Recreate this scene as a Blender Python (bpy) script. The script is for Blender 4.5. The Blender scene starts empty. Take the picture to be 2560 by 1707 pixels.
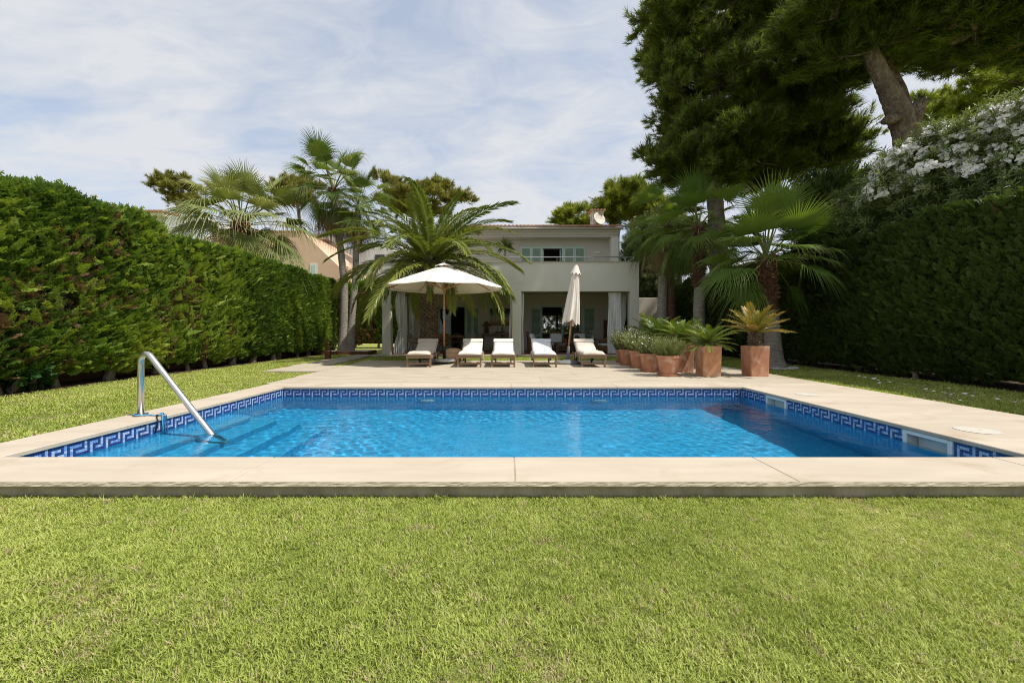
import bpy, bmesh, math, random
import numpy as np
from mathutils import Vector, Matrix, Euler

random.seed(7)
R = math.radians
SC = bpy.context.scene
COL = SC.collection

# ------------------------------------------------------------------ camera
F, CX, CY, CAMH = 946.3, 1168.7, 760.7, 0.98      # measured on the photograph at 2352 px width
cam_d = bpy.data.cameras.new("Camera")
cam = bpy.data.objects.new("Camera", cam_d)
COL.objects.link(cam)
cam_d.sensor_width = 36.0
cam_d.lens = 36.0 * 1030.0 / 2560.0
cam_d.shift_x = 8.0 / 2560.0
cam_d.shift_y = -25.5 / 2560.0
cam_d.clip_start = 0.05
cam_d.clip_end = 2000.0
cam.location = (0, 0, CAMH)
cam.rotation_euler = (R(90), 0, 0)
SC.camera = cam


def P(u, v, Y):
    """photo pixel (2352 px wide view) at depth Y -> world point"""
    return Vector(((u - CX) / F * Y, Y, CAMH - (v - CY) / F * Y))


# ------------------------------------------------------------------ sky and sun
SUN = Vector((0.60, -0.21, 1.0)).normalized()
sun_el = math.asin(SUN.z)
sun_az = math.atan2(SUN.x, SUN.y)
world = bpy.data.worlds.new("World")
SC.world = world
world.use_nodes = True
nt = world.node_tree
nt.nodes.clear()
N = nt.nodes.new
L = nt.links.new
out = N("ShaderNodeOutputWorld")
bg = N("ShaderNodeBackground")
sky = N("ShaderNodeTexSky")
sky.sky_type = 'NISHITA'
sky.sun_disc = False
sky.sun_elevation = sun_el
sky.sun_rotation = sun_az
sky.air_density = 1.0
sky.dust_density = 1.2
sky.ozone_density = 1.2
tc = N("ShaderNodeTexCoord")
sep = N("ShaderNodeSeparateXYZ")
L(tc.outputs["Generated"], sep.inputs[0])
zz = N("ShaderNodeMath"); zz.operation = 'ABSOLUTE'
L(sep.outputs[2], zz.inputs[0])
za = N("ShaderNodeMath"); za.operation = 'ADD'; za.inputs[1].default_value = 0.22
L(zz.outputs[0], za.inputs[0])
dx = N("ShaderNodeMath"); dx.operation = 'DIVIDE'
dy = N("ShaderNodeMath"); dy.operation = 'DIVIDE'
L(sep.outputs[0], dx.inputs[0]); L(za.outputs[0], dx.inputs[1])
L(sep.outputs[1], dy.inputs[0]); L(za.outputs[0], dy.inputs[1])
cmb = N("ShaderNodeCombineXYZ")
L(dx.outputs[0], cmb.inputs[0]); L(dy.outputs[0], cmb.inputs[1])
mp = N("ShaderNodeMapping")
mp.inputs["Rotation"].default_value = (0, 0, R(28))
mp.inputs["Scale"].default_value = (0.8, 1.35, 1)
L(cmb.outputs[0], mp.inputs[0])
n1 = N("ShaderNodeTexNoise")
n1.inputs["Scale"].default_value = 1.5; n1.inputs["Detail"].default_value = 9
n1.inputs["Roughness"].default_value = 0.56; n1.inputs["Distortion"].default_value = 0.55
L(mp.outputs[0], n1.inputs["Vector"])
n2 = N("ShaderNodeTexNoise")
n2.inputs["Scale"].default_value = 5.0; n2.inputs["Detail"].default_value = 8
n2.inputs["Roughness"].default_value = 0.6; n2.inputs["Distortion"].default_value = 0.9
L(mp.outputs[0], n2.inputs["Vector"])
mix12 = N("ShaderNodeMix"); mix12.data_type = 'FLOAT'
mix12.inputs[0].default_value = 0.36
L(n1.outputs[0], mix12.inputs[2]); L(n2.outputs[0], mix12.inputs[3])
cr = N("ShaderNodeValToRGB")
cr.color_ramp.elements[0].position = 0.38; cr.color_ramp.elements[0].color = (0.10, 0.10, 0.10, 1)
cr.color_ramp.elements[1].position = 0.585; cr.color_ramp.elements[1].color = (0.93, 0.93, 0.93, 1)
L(mix12.outputs[0], cr.inputs[0])
cm = N("ShaderNodeMix"); cm.data_type = 'RGBA'
cm.inputs[7].default_value = (2.56, 2.61, 2.71, 1)
L(cr.outputs[0], cm.inputs[0])
skg = N("ShaderNodeMix"); skg.data_type = 'RGBA'; skg.blend_type = 'MIX'
skg.inputs[0].default_value = 0.70
skg.inputs[7].default_value = (1.50, 1.66, 1.94, 1)
L(sky.outputs[0], skg.inputs[6])
L(skg.outputs[2], cm.inputs[6])
L(cm.outputs[2], bg.inputs[0])
bg.inputs[1].default_value = 0.15
L(bg.outputs[0], out.inputs[0])

sun_d = bpy.data.lights.new("Sun", 'SUN')
sun = bpy.data.objects.new("Sun", sun_d)
COL.objects.link(sun)
sun_d.energy = 2.7
sun_d.angle = R(1.2)
sun_d.color = (1.0, 0.955, 0.88)
sun.rotation_euler = SUN.to_track_quat('Z', 'Y').to_euler()
sun.location = SUN * 60

SC.view_settings.view_transform = 'Standard'
SC.view_settings.look = 'None'
SC.view_settings.exposure = 1.0
SC.view_settings.gamma = 1.0
SC.view_settings.use_curve_mapping = False
SC.render.engine = 'CYCLES'
SC.cycles.use_denoising = True
SC.cycles.denoiser = 'OPENIMAGEDENOISE'
SC.cycles.denoising_input_passes = 'RGB_ALBEDO_NORMAL'
SC.cycles.denoising_prefilter = 'NONE'
SC.cycles.use_adaptive_sampling = False
try:
    SC.cycles.sampling_pattern = 'BLUE_NOISE'
except Exception:
    pass
SC.cycles.pixel_filter_type = 'BLACKMAN_HARRIS'
SC.cycles.filter_width = 1.0
SC.cycles.max_bounces = 7
SC.cycles.diffuse_bounces = 3
SC.cycles.glossy_bounces = 3
SC.cycles.transparent_max_bounces = 16
SC.cycles.transmission_bounces = 6
SC.cycles.sample_clamp_indirect = 4.0
SC.cycles.caustics_reflective = False


# ------------------------------------------------------------------ small helpers
def rnd(a, b):
    return random.uniform(a, b)


def vnoise(p, scale, seed=0):
    """smooth value noise, p (n,3) -> (n,) in 0..1"""
    q = np.asarray(p, float) * scale + seed * 17.31
    i = np.floor(q).astype(np.int64)
    f = q - i
    f = f * f * (3 - 2 * f)

    def h(a, b, c):
        n = (a * 374761393 + b * 668265263 + c * 2147483647 + seed * 1013904223) & 0xffffffff
        n = ((n ^ (n >> 13)) * 1274126177) & 0xffffffff
        return ((n ^ (n >> 16)) & 0xffff) / 65535.0
    r = 0
    for dx_ in (0, 1):
        for dy_ in (0, 1):
            for dz_ in (0, 1):
                w = (f[:, 0] if dx_ else 1 - f[:, 0]) * (f[:, 1] if dy_ else 1 - f[:, 1]) * (f[:, 2] if dz_ else 1 - f[:, 2])
                r = r + w * h(i[:, 0] + dx_, i[:, 1] + dy_, i[:, 2] + dz_)
    return r


class MB:
    """collects shapes, build() links them as ONE mesh object"""

    def __init__(self):
        self.v, self.f, self.m = [], [], []
        self.mi = 0

    def add(self, vs, fs):
        o = len(self.v)
        self.v += [tuple(x) for x in vs]
        self.f += [tuple(o + i for i in f) for f in fs]
        self.m += [self.mi] * len(fs)
        return self

    def box(self, x0, x1, y0, y1, z0, z1, bev=0.0):
        if bev <= 0:
            vs = [(x, y, z) for z in (z0, z1) for y in (y0, y1) for x in (x0, x1)]
            return self.add(vs, [(0, 2, 3, 1), (4, 5, 7, 6), (0, 1, 5, 4), (2, 6, 7, 3), (0, 4, 6, 2), (1, 3, 7, 5)])
        b = bev
        vs, idx = [], {}
        for sx in (0, 1):
            for sy in (0, 1):
                for sz in (0, 1):
                    X, Y, Z = (x0, x1)[sx], (y0, y1)[sy], (z0, z1)[sz]
                    ix, iy, iz = X + (b if sx == 0 else -b), Y + (b if sy == 0 else -b), Z + (b if sz == 0 else -b)
                    for ax, pt in enumerate(((X, iy, iz), (ix, Y, iz), (ix, iy, Z))):
                        idx[(sx, sy, sz, ax)] = len(vs)
                        vs.append(pt)
        fs = []
        for ax in range(3):
            o = [a for a in range(3) if a != ax]
            for s in (0, 1):
                q = []
                for a, c in ((0, 0), (1, 0), (1, 1), (0, 1)):
                    k = [0, 0, 0]; k[ax] = s; k[o[0]] = a; k[o[1]] = c
                    q.append(idx[(*k, ax)])
                if (s == 1) == (ax == 1):
                    q.reverse()
                fs.append(tuple(q))
        for ax in range(3):
            o = [a for a in range(3) if a != ax]
            for a in (0, 1):
                for c in (0, 1):
                    k0 = [0, 0, 0]; k1 = [0, 0, 0]
                    k0[o[0]] = k1[o[0]] = a; k0[o[1]] = k1[o[1]] = c; k1[ax] = 1
                    q = [idx[(*k0, o[0])], idx[(*k1, o[0])], idx[(*k1, o[1])], idx[(*k0, o[1])]]
                    fs.append(tuple(q))
        for sx in (0, 1):
            for sy in (0, 1):
                for sz in (0, 1):
                    fs.append((idx[(sx, sy, sz, 0)], idx[(sx, sy, sz, 1)], idx[(sx, sy, sz, 2)]))
        return self.add(vs, fs)

    def tube(self, pts, rad, n=8, cap=True, flat=1.0):
        pts = [Vector(p) for p in pts]
        k = len(pts)
        if not hasattr(rad, '__len__'):
            rad = [rad] * k
        t = (pts[1] - pts[0]).normalized()
        ref = Vector((0, 0, 1)) if abs(t.z) < 0.9 else Vector((1, 0, 0))
        a = t.cross(ref).normalized()
        vs = []
        for i, p in enumerate(pts):
            if i == 0:
                t = pts[1] - pts[0]
            elif i == k - 1:
                t = pts[-1] - pts[-2]
            else:
                t = (pts[i + 1] - pts[i]).normalized() + (pts[i] - pts[i - 1]).normalized()
            t.normalize()
            a = (a - t * a.dot(t)).normalized()
            b = t.cross(a)
            for j in range(n):
                an = 2 * math.pi * j / n
                vs.append(p + (a * math.cos(an) + b * math.sin(an) * flat) * rad[i])
        fs = [(i * n + j, i * n + (j + 1) % n, (i + 1) * n + (j + 1) % n, (i + 1) * n + j) for i in range(k - 1) for j in range(n)]
        if cap:
            fs.append(tuple(range(n - 1, -1, -1)))
            fs.append(tuple((k - 1) * n + j for j in range(n)))
        return self.add(vs, fs)

    def lathe(self, prof, n=24, c=(0, 0, 0), cap=True):
        vs = [(c[0] + r * math.cos(2 * math.pi * j / n), c[1] + r * math.sin(2 * math.pi * j / n), c[2] + z) for r, z in prof for j in range(n)]
        k = len(prof)
        fs = [(i * n + j, i * n + (j + 1) % n, (i + 1) * n + (j + 1) % n, (i + 1) * n + j) for i in range(k - 1) for j in range(n)]
        if cap:
            fs.append(tuple(range(n - 1, -1, -1)))
            fs.append(tuple((k - 1) * n + j for j in range(n)))
        return self.add(vs, fs)

    def sheet(self, fn, nu, nv):
        vs = [fn(i / nu, j / nv) for j in range(nv + 1) for i in range(nu + 1)]
        w = nu + 1
        fs = [(j * w + i, j * w + i + 1, (j + 1) * w + i + 1, (j + 1) * w + i) for j in range(nv) for i in range(nu)]
        return self.add(vs, fs)

    def xf(self, mat, start=0):
        self.v[start:] = [tuple(mat @ Vector(p)) for p in self.v[start:]]
        return self

    def mesh(self, name, mats, smooth=False):
        me = bpy.data.meshes.new(name)
        me.from_pydata(self.v, [], self.f)
        for m in (mats if isinstance(mats, (list, tuple)) else [mats]):
            me.materials.append(m)
        if any(self.m):
            me.polygons.foreach_set("material_index", self.m)
        if smooth:
            me.polygons.foreach_set("use_smooth", [True] * len(me.polygons))
        me.update()
        return me

    def build(self, name, mats, parent=None, smooth=False, w=False, fix=True):
        if w and parent is not None:
            o = Vector(parent.location)
            self.v = [(p[0] - o.x, p[1] - o.y, p[2] - o.z) for p in self.v]
        me = self.mesh(name, mats, smooth)
        if fix:
            bm = bmesh.new(); bm.from_mesh(me)
            bmesh.ops.recalc_face_normals(bm, faces=bm.faces)
            bm.to_mesh(me); bm.free()
        return link(name, me, parent)


def link(name, me, parent=None, loc=(0, 0, 0), rot=(0, 0, 0), scale=1.0):
    o = bpy.data.objects.new(name, me)
    COL.objects.link(o)
    o.parent = parent
    o.location = loc
    o.rotation_euler = rot
    o.scale = (scale,) * 3 if not hasattr(scale, '__len__') else scale
    return o


def tag(o, label=None, cat=None, group=None, kind=None):
    if label: o["label"] = label
    if cat: o["category"] = cat
    if group: o["group"] = group
    if kind: o["kind"] = kind
    return o


def thing(name, label, cat, loc=(0, 0, 0), rz=0.0, group=None):
    o = link(name, None, None, loc, (0, 0, rz))
    o.empty_display_size = 0.2
    return tag(o, label, cat, group)


def structure(o):
    o["kind"] = "structure"
    return o


def stuff(o):
    o["kind"] = "stuff"
    return o


def dup(root, loc, rz, label=None, group=None):
    r = root.copy(); COL.objects.link(r); r.location = loc; r.rotation_euler = (0, 0, rz)
    if label: r["label"] = label
    if group: r["group"] = group
    for ch in list(root.children):
        c = ch.copy(); COL.objects.link(c); c.parent = r
        for g in list(ch.children):
            d = g.copy(); COL.objects.link(d); d.parent = c
    return r


# ------------------------------------------------------------------ materials
def newmat(name):
    m = bpy.data.materials.new(name)
    m.use_nodes = True
    t = m.node_tree
    t.nodes.clear()
    o = t.nodes.new("ShaderNodeOutputMaterial")
    return m, t, o


def ramp(t, fac, stops):
    r = t.nodes.new("ShaderNodeValToRGB")
    e = r.color_ramp.elements
    while len(e) < len(stops):
        e.new(0.5)
    for i, (p, c) in enumerate(stops):
        e[i].position = p
        e[i].color = (*c, 1)
    t.links.new(fac, r.inputs[0])
    return r.outputs[0]


def noise(t, scale, detail=5, rough=0.55, vec=None, dist=0.0, stretch=None):
    n = t.nodes.new("ShaderNodeTexNoise")
    n.inputs["Scale"].default_value = scale
    n.inputs["Detail"].default_value = detail
    n.inputs["Roughness"].default_value = rough
    n.inputs["Distortion"].default_value = dist
    if vec is None:
        vec = t.nodes.new("ShaderNodeTexCoord").outputs["Object"]
    if stretch:
        mp_ = t.nodes.new("ShaderNodeMapping")
        mp_.inputs["Scale"].default_value = stretch
        t.links.new(vec, mp_.inputs[0])
        vec = mp_.outputs[0]
    t.links.new(vec, n.inputs["Vector"])
    return n.outputs[0]


def mixc(t, fac, a, b, mode='MIX'):
    m = t.nodes.new("ShaderNodeMix")
    m.data_type = 'RGBA'
    m.blend_type = mode
    for sock, val in ((m.inputs[0], fac), (m.inputs[6], a), (m.inputs[7], b)):
        if hasattr(val, 'links') or hasattr(val, 'is_linked'):
            t.links.new(val, sock)
        elif isinstance(val, (int, float)):
            sock.default_value = val
        else:
            sock.default_value = (*val, 1)
    return m.outputs[2]


def bump(t, h, strength=0.3, dist=0.02):
    b = t.nodes.new("ShaderNodeBump")
    b.inputs["Strength"].default_value = strength
    b.inputs["Distance"].default_value = dist
    t.links.new(h, b.inputs["Height"])
    return b.outputs[0]


def surf(name, c1, c2, scale=6.0, rough=0.75, bs=0.2, bscale=60, bd=0.01, spec=0.3, stretch=None, metal=0.0, stain=None, world=False, lo=0.35, hi=0.65):
    """two-tone noisy surface with fine relief; stain = (colour, scale, threshold)"""
    m, t, o = newmat(name)
    p = t.nodes.new("ShaderNodeBsdfPrincipled")
    vec = None
    if world:
        vec = t.nodes.new("ShaderNodeNewGeometry").outputs["Position"]
    col = ramp(t, noise(t, scale, 6, 0.6, vec, 0.3, stretch), [(lo, c1), (hi, c2)])
    if stain:
        sc, ss, th = stain
        f = ramp(t, noise(t, ss, 5, 0.62, vec, 0.6), [(th, (0, 0, 0)), (min(th + 0.18, 1), (1, 1, 1))])
        col = mixc(t, f, col, sc)
    t.links.new(col, p.inputs["Base Color"])
    p.inputs["Roughness"].default_value = rough
    p.inputs["Metallic"].default_value = metal
    p.inputs["Specular IOR Level"].default_value = spec
    if bs > 0:
        t.links.new(bump(t, noise(t, bscale, 4, 0.6, vec, 0.0, stretch), bs, bd), p.inputs["Normal"])
    t.links.new(p.outputs[0], o.inputs[0])
    return m


def leafmat(name, stops, trans=0.35, rough=0.45, spec=0.25, source='INST', bright=1.0, tcol=None):
    """foliage: colour picked along stops by a per-instance value or by the object's own random"""
    m, t, o = newmat(name)
    if source == 'INST':
        a = t.nodes.new("ShaderNodeAttribute"); a.attribute_type = 'INSTANCER'; a.attribute_name = "var"
        fac = a.outputs["Fac"]
    elif source == 'OBJ':
        fac = t.nodes.new("ShaderNodeObjectInfo").outputs["Random"]
    else:
        a = t.nodes.new("ShaderNodeAttribute"); a.attribute_type = 'GEOMETRY'; a.attribute_name = "var"
        fac = a.outputs["Fac"]
    col = ramp(t, fac, stops)
    p = t.nodes.new("ShaderNodeBsdfPrincipled")
    p.inputs["Roughness"].default_value = rough
    p.inputs["Specular IOR Level"].default_value = spec
    t.links.new(col, p.inputs["Base Color"])
    tr = t.nodes.new("ShaderNodeBsdfTranslucent")
    tc_ = mixc(t, 1.0, col, tcol or (1.25, 1.2, 0.55), 'MULTIPLY')
    t.links.new(tc_, tr.inputs[0])
    mx = t.nodes.new("ShaderNodeMixShader")
    mx.inputs[0].default_value = trans
    t.links.new(p.outputs[0], mx.inputs[1]); t.links.new(tr.outputs[0], mx.inputs[2])
    t.links.new(mx.outputs[0], o.inputs[0])
    return m


def plain(name, c, rough=0.5, metal=0.0, spec=0.4, var=0.12, scale=14, bs=0.0, bscale=80):
    c1 = tuple(x * (1 - var) for x in c); c2 = tuple(min(1, x * (1 + var)) for x in c)
    return surf(name, c1, c2, scale, rough, bs, bscale, 0.004, spec, None, metal)


# ------------------------------------------------------------------ scattering of leaf sprays (geometry nodes)
_groups = {}


def scatter_group(temps):
    key = tuple(t.name for t in temps)
    if key in _groups:
        return _groups[key]
    g = bpy.data.node_groups.new("scatter", 'GeometryNodeTree')
    g.interface.new_socket("Geometry", in_out='INPUT', socket_type='NodeSocketGeometry')
    g.interface.new_socket("Geometry", in_out='OUTPUT', socket_type='NodeSocketGeometry')
    n = g.nodes.new; l = g.links.new
    gi = n("NodeGroupInput"); go = n("NodeGroupOutput")

    def attr(name, typ):
        a = n("GeometryNodeInputNamedAttribute"); a.data_type = typ
        a.inputs[0].default_value = name
        return a.outputs[0]
    rot = attr("rot", 'FLOAT_VECTOR'); scl = attr("scl", 'FLOAT'); kk = attr("k", 'INT')
    e2r = n("FunctionNodeEulerToRotation"); l(rot, e2r.inputs[0])
    jn = n("GeometryNodeJoinGeometry")
    for i, t in enumerate(temps):
        oi = n("GeometryNodeObjectInfo"); oi.inputs[0].default_value = t
        oi.inputs["As Instance"].default_value = True
        cp = n("FunctionNodeCompare"); cp.data_type = 'INT'; cp.operation = 'EQUAL'
        ins = [s for s in cp.inputs if s.type == 'INT']
        l(kk, ins[0]); ins[1].default_value = i
        ip = n("GeometryNodeInstanceOnPoints")
        l(gi.outputs[0], ip.inputs["Points"]); l(cp.outputs[0], ip.inputs["Selection"])
        l(oi.outputs["Geometry"], ip.inputs["Instance"])
        l(e2r.outputs[0], ip.inputs["Rotation"]); l(scl, ip.inputs["Scale"])
        l(ip.outputs[0], jn.inputs[0])
    l(jn.outputs[0], go.inputs[0])
    _groups[key] = g
    return g


def scatter(name, pts, rot, scl, var, temps, parent=None, rng=None, k=None):
    n = len(pts)
    me = bpy.data.meshes.new(name)
    me.vertices.add(n)
    off = np.array(parent.location) if parent is not None else 0.0
    me.vertices.foreach_set("co", (np.asarray(pts, float) - off).astype(np.float32).ravel())
    for an, typ, val, key in (("rot", 'FLOAT_VECTOR', rot, "vector"), ("scl", 'FLOAT', scl, "value"), ("var", 'FLOAT', var, "value")):
        a = me.attributes.new(an, typ, 'POINT')
        a.data.foreach_set(key, np.asarray(val, np.float32).ravel())
    a = me.attributes.new("k", 'INT', 'POINT')
    if k is None:
        k = (rng or np.random.default_rng(1)).integers(0, len(temps), n)
    a.data.foreach_set("value", np.asarray(k, np.int32))
    me.update()
    o = link(name, me, parent)
    md = o.modifiers.new("scatter", 'NODES')
    md.node_group = scatter_group(temps)
    return stuff(o)


def template(mb, name, mats, smooth=False):
    return bpy.data.objects.new(name, mb.mesh(name, mats, smooth))


def euler_from_dir(d, roll):
    """Euler angles turning local +Z to d with a roll about it, vectorised"""
    d = d / np.maximum(np.linalg.norm(d, axis=1, keepdims=True), 1e-6)
    pitch = np.arccos(np.clip(d[:, 2], -1, 1))
    yaw = np.arctan2(d[:, 1], d[:, 0])
    # R = Rz(yaw) Ry(pitch) Rz(roll) -> XYZ euler
    cy, sy, cp, sp, cr_, sr = np.cos(yaw), np.sin(yaw), np.cos(pitch), np.sin(pitch), np.cos(roll), np.sin(roll)
    r20 = -sp * cr_
    r21 = sp * sr
    r22 = cp
    r10 = sy * cp * cr_ + cy * sr
    r00 = cy * cp * cr_ - sy * sr
    ex = np.arctan2(r21, r22)
    ey = np.arcsin(np.clip(-r20, -1, 1))
    ez = np.arctan2(r10, r00)
    return np.stack([ex, ey, ez], 1)

# ------------------------------------------------------------------ material set
STONE = surf("sandstone", (0.43, 0.365, 0.285), (0.505, 0.435, 0.345), 2.2, 0.85, 0.25, 140, 0.004, 0.2, (0.35, 1.6, 1), stain=((0.385, 0.31, 0.225), 1.7, 0.55), world=True)
STONE2 = surf("terrace_stone", (0.375, 0.32, 0.24), (0.465, 0.405, 0.315), 2.6, 0.88, 0.3, 120, 0.004, 0.2, (0.5, 2.0, 1), stain=((0.31, 0.25, 0.18), 1.1, 0.58), world=True)
STONE_EDGE = surf("rough_stone_edge", (0.52, 0.44, 0.335), (0.62, 0.53, 0.415), 9, 0.9, 0.45, 90, 0.006, 0.2, stain=((0.36, 0.29, 0.20), 16, 0.62), world=True)
CONCRETE = surf("weathered_concrete", (0.315, 0.263, 0.184), (0.462, 0.394, 0.289), 5, 0.92, 0.6, 60, 0.01, 0.2, (1, 1, 0.35), stain=((0.158, 0.131, 0.089), 2.2, 0.55), world=True)
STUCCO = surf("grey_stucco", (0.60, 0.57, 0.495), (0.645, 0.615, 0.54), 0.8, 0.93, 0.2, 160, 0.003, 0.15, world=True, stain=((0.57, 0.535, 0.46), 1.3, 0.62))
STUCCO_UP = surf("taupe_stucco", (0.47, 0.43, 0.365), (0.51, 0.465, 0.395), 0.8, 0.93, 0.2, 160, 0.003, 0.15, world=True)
CREAM = surf("cream_plaster", (0.60, 0.53, 0.43), (0.68, 0.61, 0.50), 0.9, 0.9, 0.3, 120, 0.004, 0.2)
SALMON = surf("salmon_plaster", (0.558, 0.378, 0.261), (0.612, 0.427, 0.306), 0.4, 0.92, 0.25, 60, 0.01, 0.15)
WHITEWALL = surf("white_plaster", (0.612, 0.586, 0.544), (0.663, 0.646, 0.603), 0.6, 0.9, 0.2, 60, 0.01, 0.15)
ORANGE = surf("orange_plaster", (0.50, 0.24, 0.13), (0.56, 0.29, 0.165), 0.6, 0.9, 0.2, 60, 0.01, 0.15)
ROOFTILE = surf("clay_roof_tile", (0.33, 0.17, 0.10), (0.47, 0.28, 0.18), 7, 0.85, 0.4, 40, 0.01, 0.2, stain=((0.20, 0.15, 0.11), 9, 0.55))
FLOORTILE = surf("terracotta_floor", (0.22, 0.10, 0.06), (0.30, 0.15, 0.09), 3, 0.6, 0.1, 60, 0.004, 0.4)
SHUTTER = plain("sage_green_paint", (0.414, 0.529, 0.460), 0.5, spec=0.4, var=0.06)
SHUTTER_DN = plain("muted_green_paint", (0.310, 0.425, 0.333), 0.5, spec=0.4, var=0.06)
WHITE = plain("white_plastic", (0.680, 0.697, 0.680), 0.35, var=0.03)
STEEL = plain("brushed_steel", (0.62, 0.60, 0.57), 0.33, 1.0, var=0.06, scale=4)
DKMETAL = plain("dark_metal", (0.06, 0.065, 0.07), 0.5, 0.6, var=0.2)
ALU = plain("aluminium", (0.55, 0.55, 0.54), 0.4, 1.0)
BLACKPL = plain("black_plastic", (0.012, 0.012, 0.013), 0.4, var=0.2)
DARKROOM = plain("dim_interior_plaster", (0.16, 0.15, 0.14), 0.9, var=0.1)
CANVAS = surf("cream_canvas", (0.670, 0.605, 0.530), (0.744, 0.688, 0.614), 3, 0.95, 0.3, 400, 0.002, 0.1)
CUSHION = surf("off_white_cushion", (0.651, 0.616, 0.546), (0.722, 0.686, 0.625), 3, 0.95, 0.25, 300, 0.002, 0.1, stain=((0.581, 0.528, 0.440), 2.2, 0.6))
CUSHION_BE = surf("beige_cushion", (0.570, 0.506, 0.423), (0.644, 0.580, 0.497), 3, 0.95, 0.25, 300, 0.002, 0.1)
CUSHION_WH = surf("bright_white_cushion", (0.671, 0.679, 0.688), (0.722, 0.731, 0.740), 3, 0.95, 0.25, 300, 0.002, 0.1)
CURTAIN = surf("white_curtain", (0.70, 0.69, 0.66), (0.78, 0.77, 0.74), 2, 0.95, 0.1, 300, 0.002, 0.1)
TEAK = surf("weathered_teak", (0.17, 0.105, 0.06), (0.31, 0.205, 0.13), 9, 0.75, 0.5, 60, 0.006, 0.25, (8, 0.8, 8))
TEAK_Y = TEAK
POLEWOOD = surf("varnished_wood", (0.36, 0.17, 0.085), (0.48, 0.25, 0.13), 10, 0.45, 0.2, 50, 0.004, 0.4, (6, 6, 0.6))
DARKWOOD = surf("dark_wood", (0.055, 0.03, 0.018), (0.11, 0.06, 0.035), 10, 0.5, 0.2, 50, 0.004, 0.4, (0.6, 6, 6))
WICKER = surf("wicker", (0.13, 0.065, 0.028), (0.30, 0.17, 0.08), 55, 0.6, 0.9, 70, 0.02, 0.3)
RATTAN = surf("rattan_cane", (0.20, 0.105, 0.05), (0.30, 0.17, 0.09), 20, 0.5, 0.2, 60, 0.004, 0.35)
TERRACOTTA = surf("terracotta", (0.42, 0.19, 0.105), (0.54, 0.275, 0.165), 3.5, 0.88, 0.35, 50, 0.008, 0.2, stain=((0.62, 0.44, 0.32), 5.5, 0.54))
TERRACOTTA2 = surf("old_terracotta", (0.48, 0.22, 0.115), (0.60, 0.33, 0.20), 2.4, 0.9, 0.4, 45, 0.01, 0.2, stain=((0.64, 0.48, 0.33), 3.2, 0.50))
SOIL = surf("dry_soil", (0.05, 0.033, 0.02), (0.11, 0.075, 0.045), 18, 0.95, 0.9, 40, 0.03, 0.1)
RUST = surf("rusty_steel", (0.10, 0.04, 0.022), (0.20, 0.085, 0.045), 14, 0.85, 0.3, 60, 0.004, 0.2)
GRAVEL = surf("white_gravel", (0.50, 0.48, 0.45), (0.70, 0.68, 0.65), 30, 0.9, 0.4, 60, 0.01, 0.2)
GREYBASE = surf("granite_base", (0.40, 0.40, 0.39), (0.52, 0.52, 0.51), 60, 0.7, 0.2, 90, 0.004, 0.3)
DKBASE = surf("dark_concrete_base", (0.14, 0.14, 0.14), (0.22, 0.22, 0.215), 20, 0.85, 0.3, 60, 0.006, 0.2)
BARK_PINE = surf("pine_bark", (0.15, 0.105, 0.085), (0.30, 0.235, 0.195), 4, 0.95, 1.0, 7, 0.25, 0.1, (1.5, 1.5, 0.7), stain=((0.07, 0.045, 0.035), 7, 0.55))
BARK_HEDGE = surf("hedge_bark", (0.14, 0.11, 0.085), (0.26, 0.215, 0.175), 9, 0.95, 0.8, 24, 0.03, 0.1, (1.6, 1.6, 0.4))
PALM_GREY = surf("grey_palm_bark", (0.215, 0.185, 0.155), (0.36, 0.32, 0.275), 7, 0.95, 1.0, 16, 0.035, 0.1, (0.7, 0.7, 3.2), stain=((0.15, 0.12, 0.095), 3, 0.60))
PALM_BROWN = surf("brown_palm_bark", (0.075, 0.042, 0.028), (0.16, 0.095, 0.062), 9, 0.95, 0.9, 20, 0.04, 0.1)
BOOT = surf("palm_leaf_base", (0.10, 0.075, 0.052), (0.25, 0.205, 0.15), 11, 0.92, 0.5, 30, 0.02, 0.1)
BOOT_RED = surf("reddish_palm_leaf_base", (0.10, 0.05, 0.032), (0.21, 0.115, 0.075), 11, 0.9, 0.5, 30, 0.02, 0.1)
TWIG = surf("bare_twig", (0.13, 0.105, 0.085), (0.25, 0.21, 0.18), 8, 0.95, 0.2, 40, 0.01, 0.1)
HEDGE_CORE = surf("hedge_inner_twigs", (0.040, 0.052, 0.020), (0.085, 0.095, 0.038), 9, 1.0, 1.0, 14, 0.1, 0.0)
ROPE_BLUE = plain("blue_rope", (0.10, 0.38, 0.62), 0.7, var=0.15)

TILE_DARK = plain("cobalt_mosaic", (0.022, 0.042, 0.19), 0.18, spec=0.6, var=0.25, scale=40)
TILE_L1 = plain("sky_blue_mosaic", (0.22, 0.36, 0.62), 0.18, spec=0.6, var=0.12, scale=40)
TILE_L2 = plain("pale_blue_mosaic", (0.36, 0.48, 0.66), 0.18, spec=0.6, var=0.12, scale=40)
TILE_L3 = plain("mid_blue_mosaic", (0.13, 0.28, 0.58), 0.18, spec=0.6, var=0.12, scale=40)
GROUT = plain("pale_grout", (0.55, 0.58, 0.60), 0.8, var=0.1)

# glass
m, t, o = newmat("window_glass")
g1 = t.nodes.new("ShaderNodeBsdfGlossy"); g1.inputs["Roughness"].default_value = 0.02
t1 = t.nodes.new("ShaderNodeBsdfTransparent"); t1.inputs[0].default_value = (0.86, 0.90, 0.88, 1)
fr = t.nodes.new("ShaderNodeFresnel"); fr.inputs[0].default_value = 1.5
mx = t.nodes.new("ShaderNodeMixShader")
t.links.new(fr.outputs[0], mx.inputs[0]); t.links.new(t1.outputs[0], mx.inputs[1]); t.links.new(g1.outputs[0], mx.inputs[2])
t.links.new(mx.outputs[0], o.inputs[0])
GLASS = m

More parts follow.
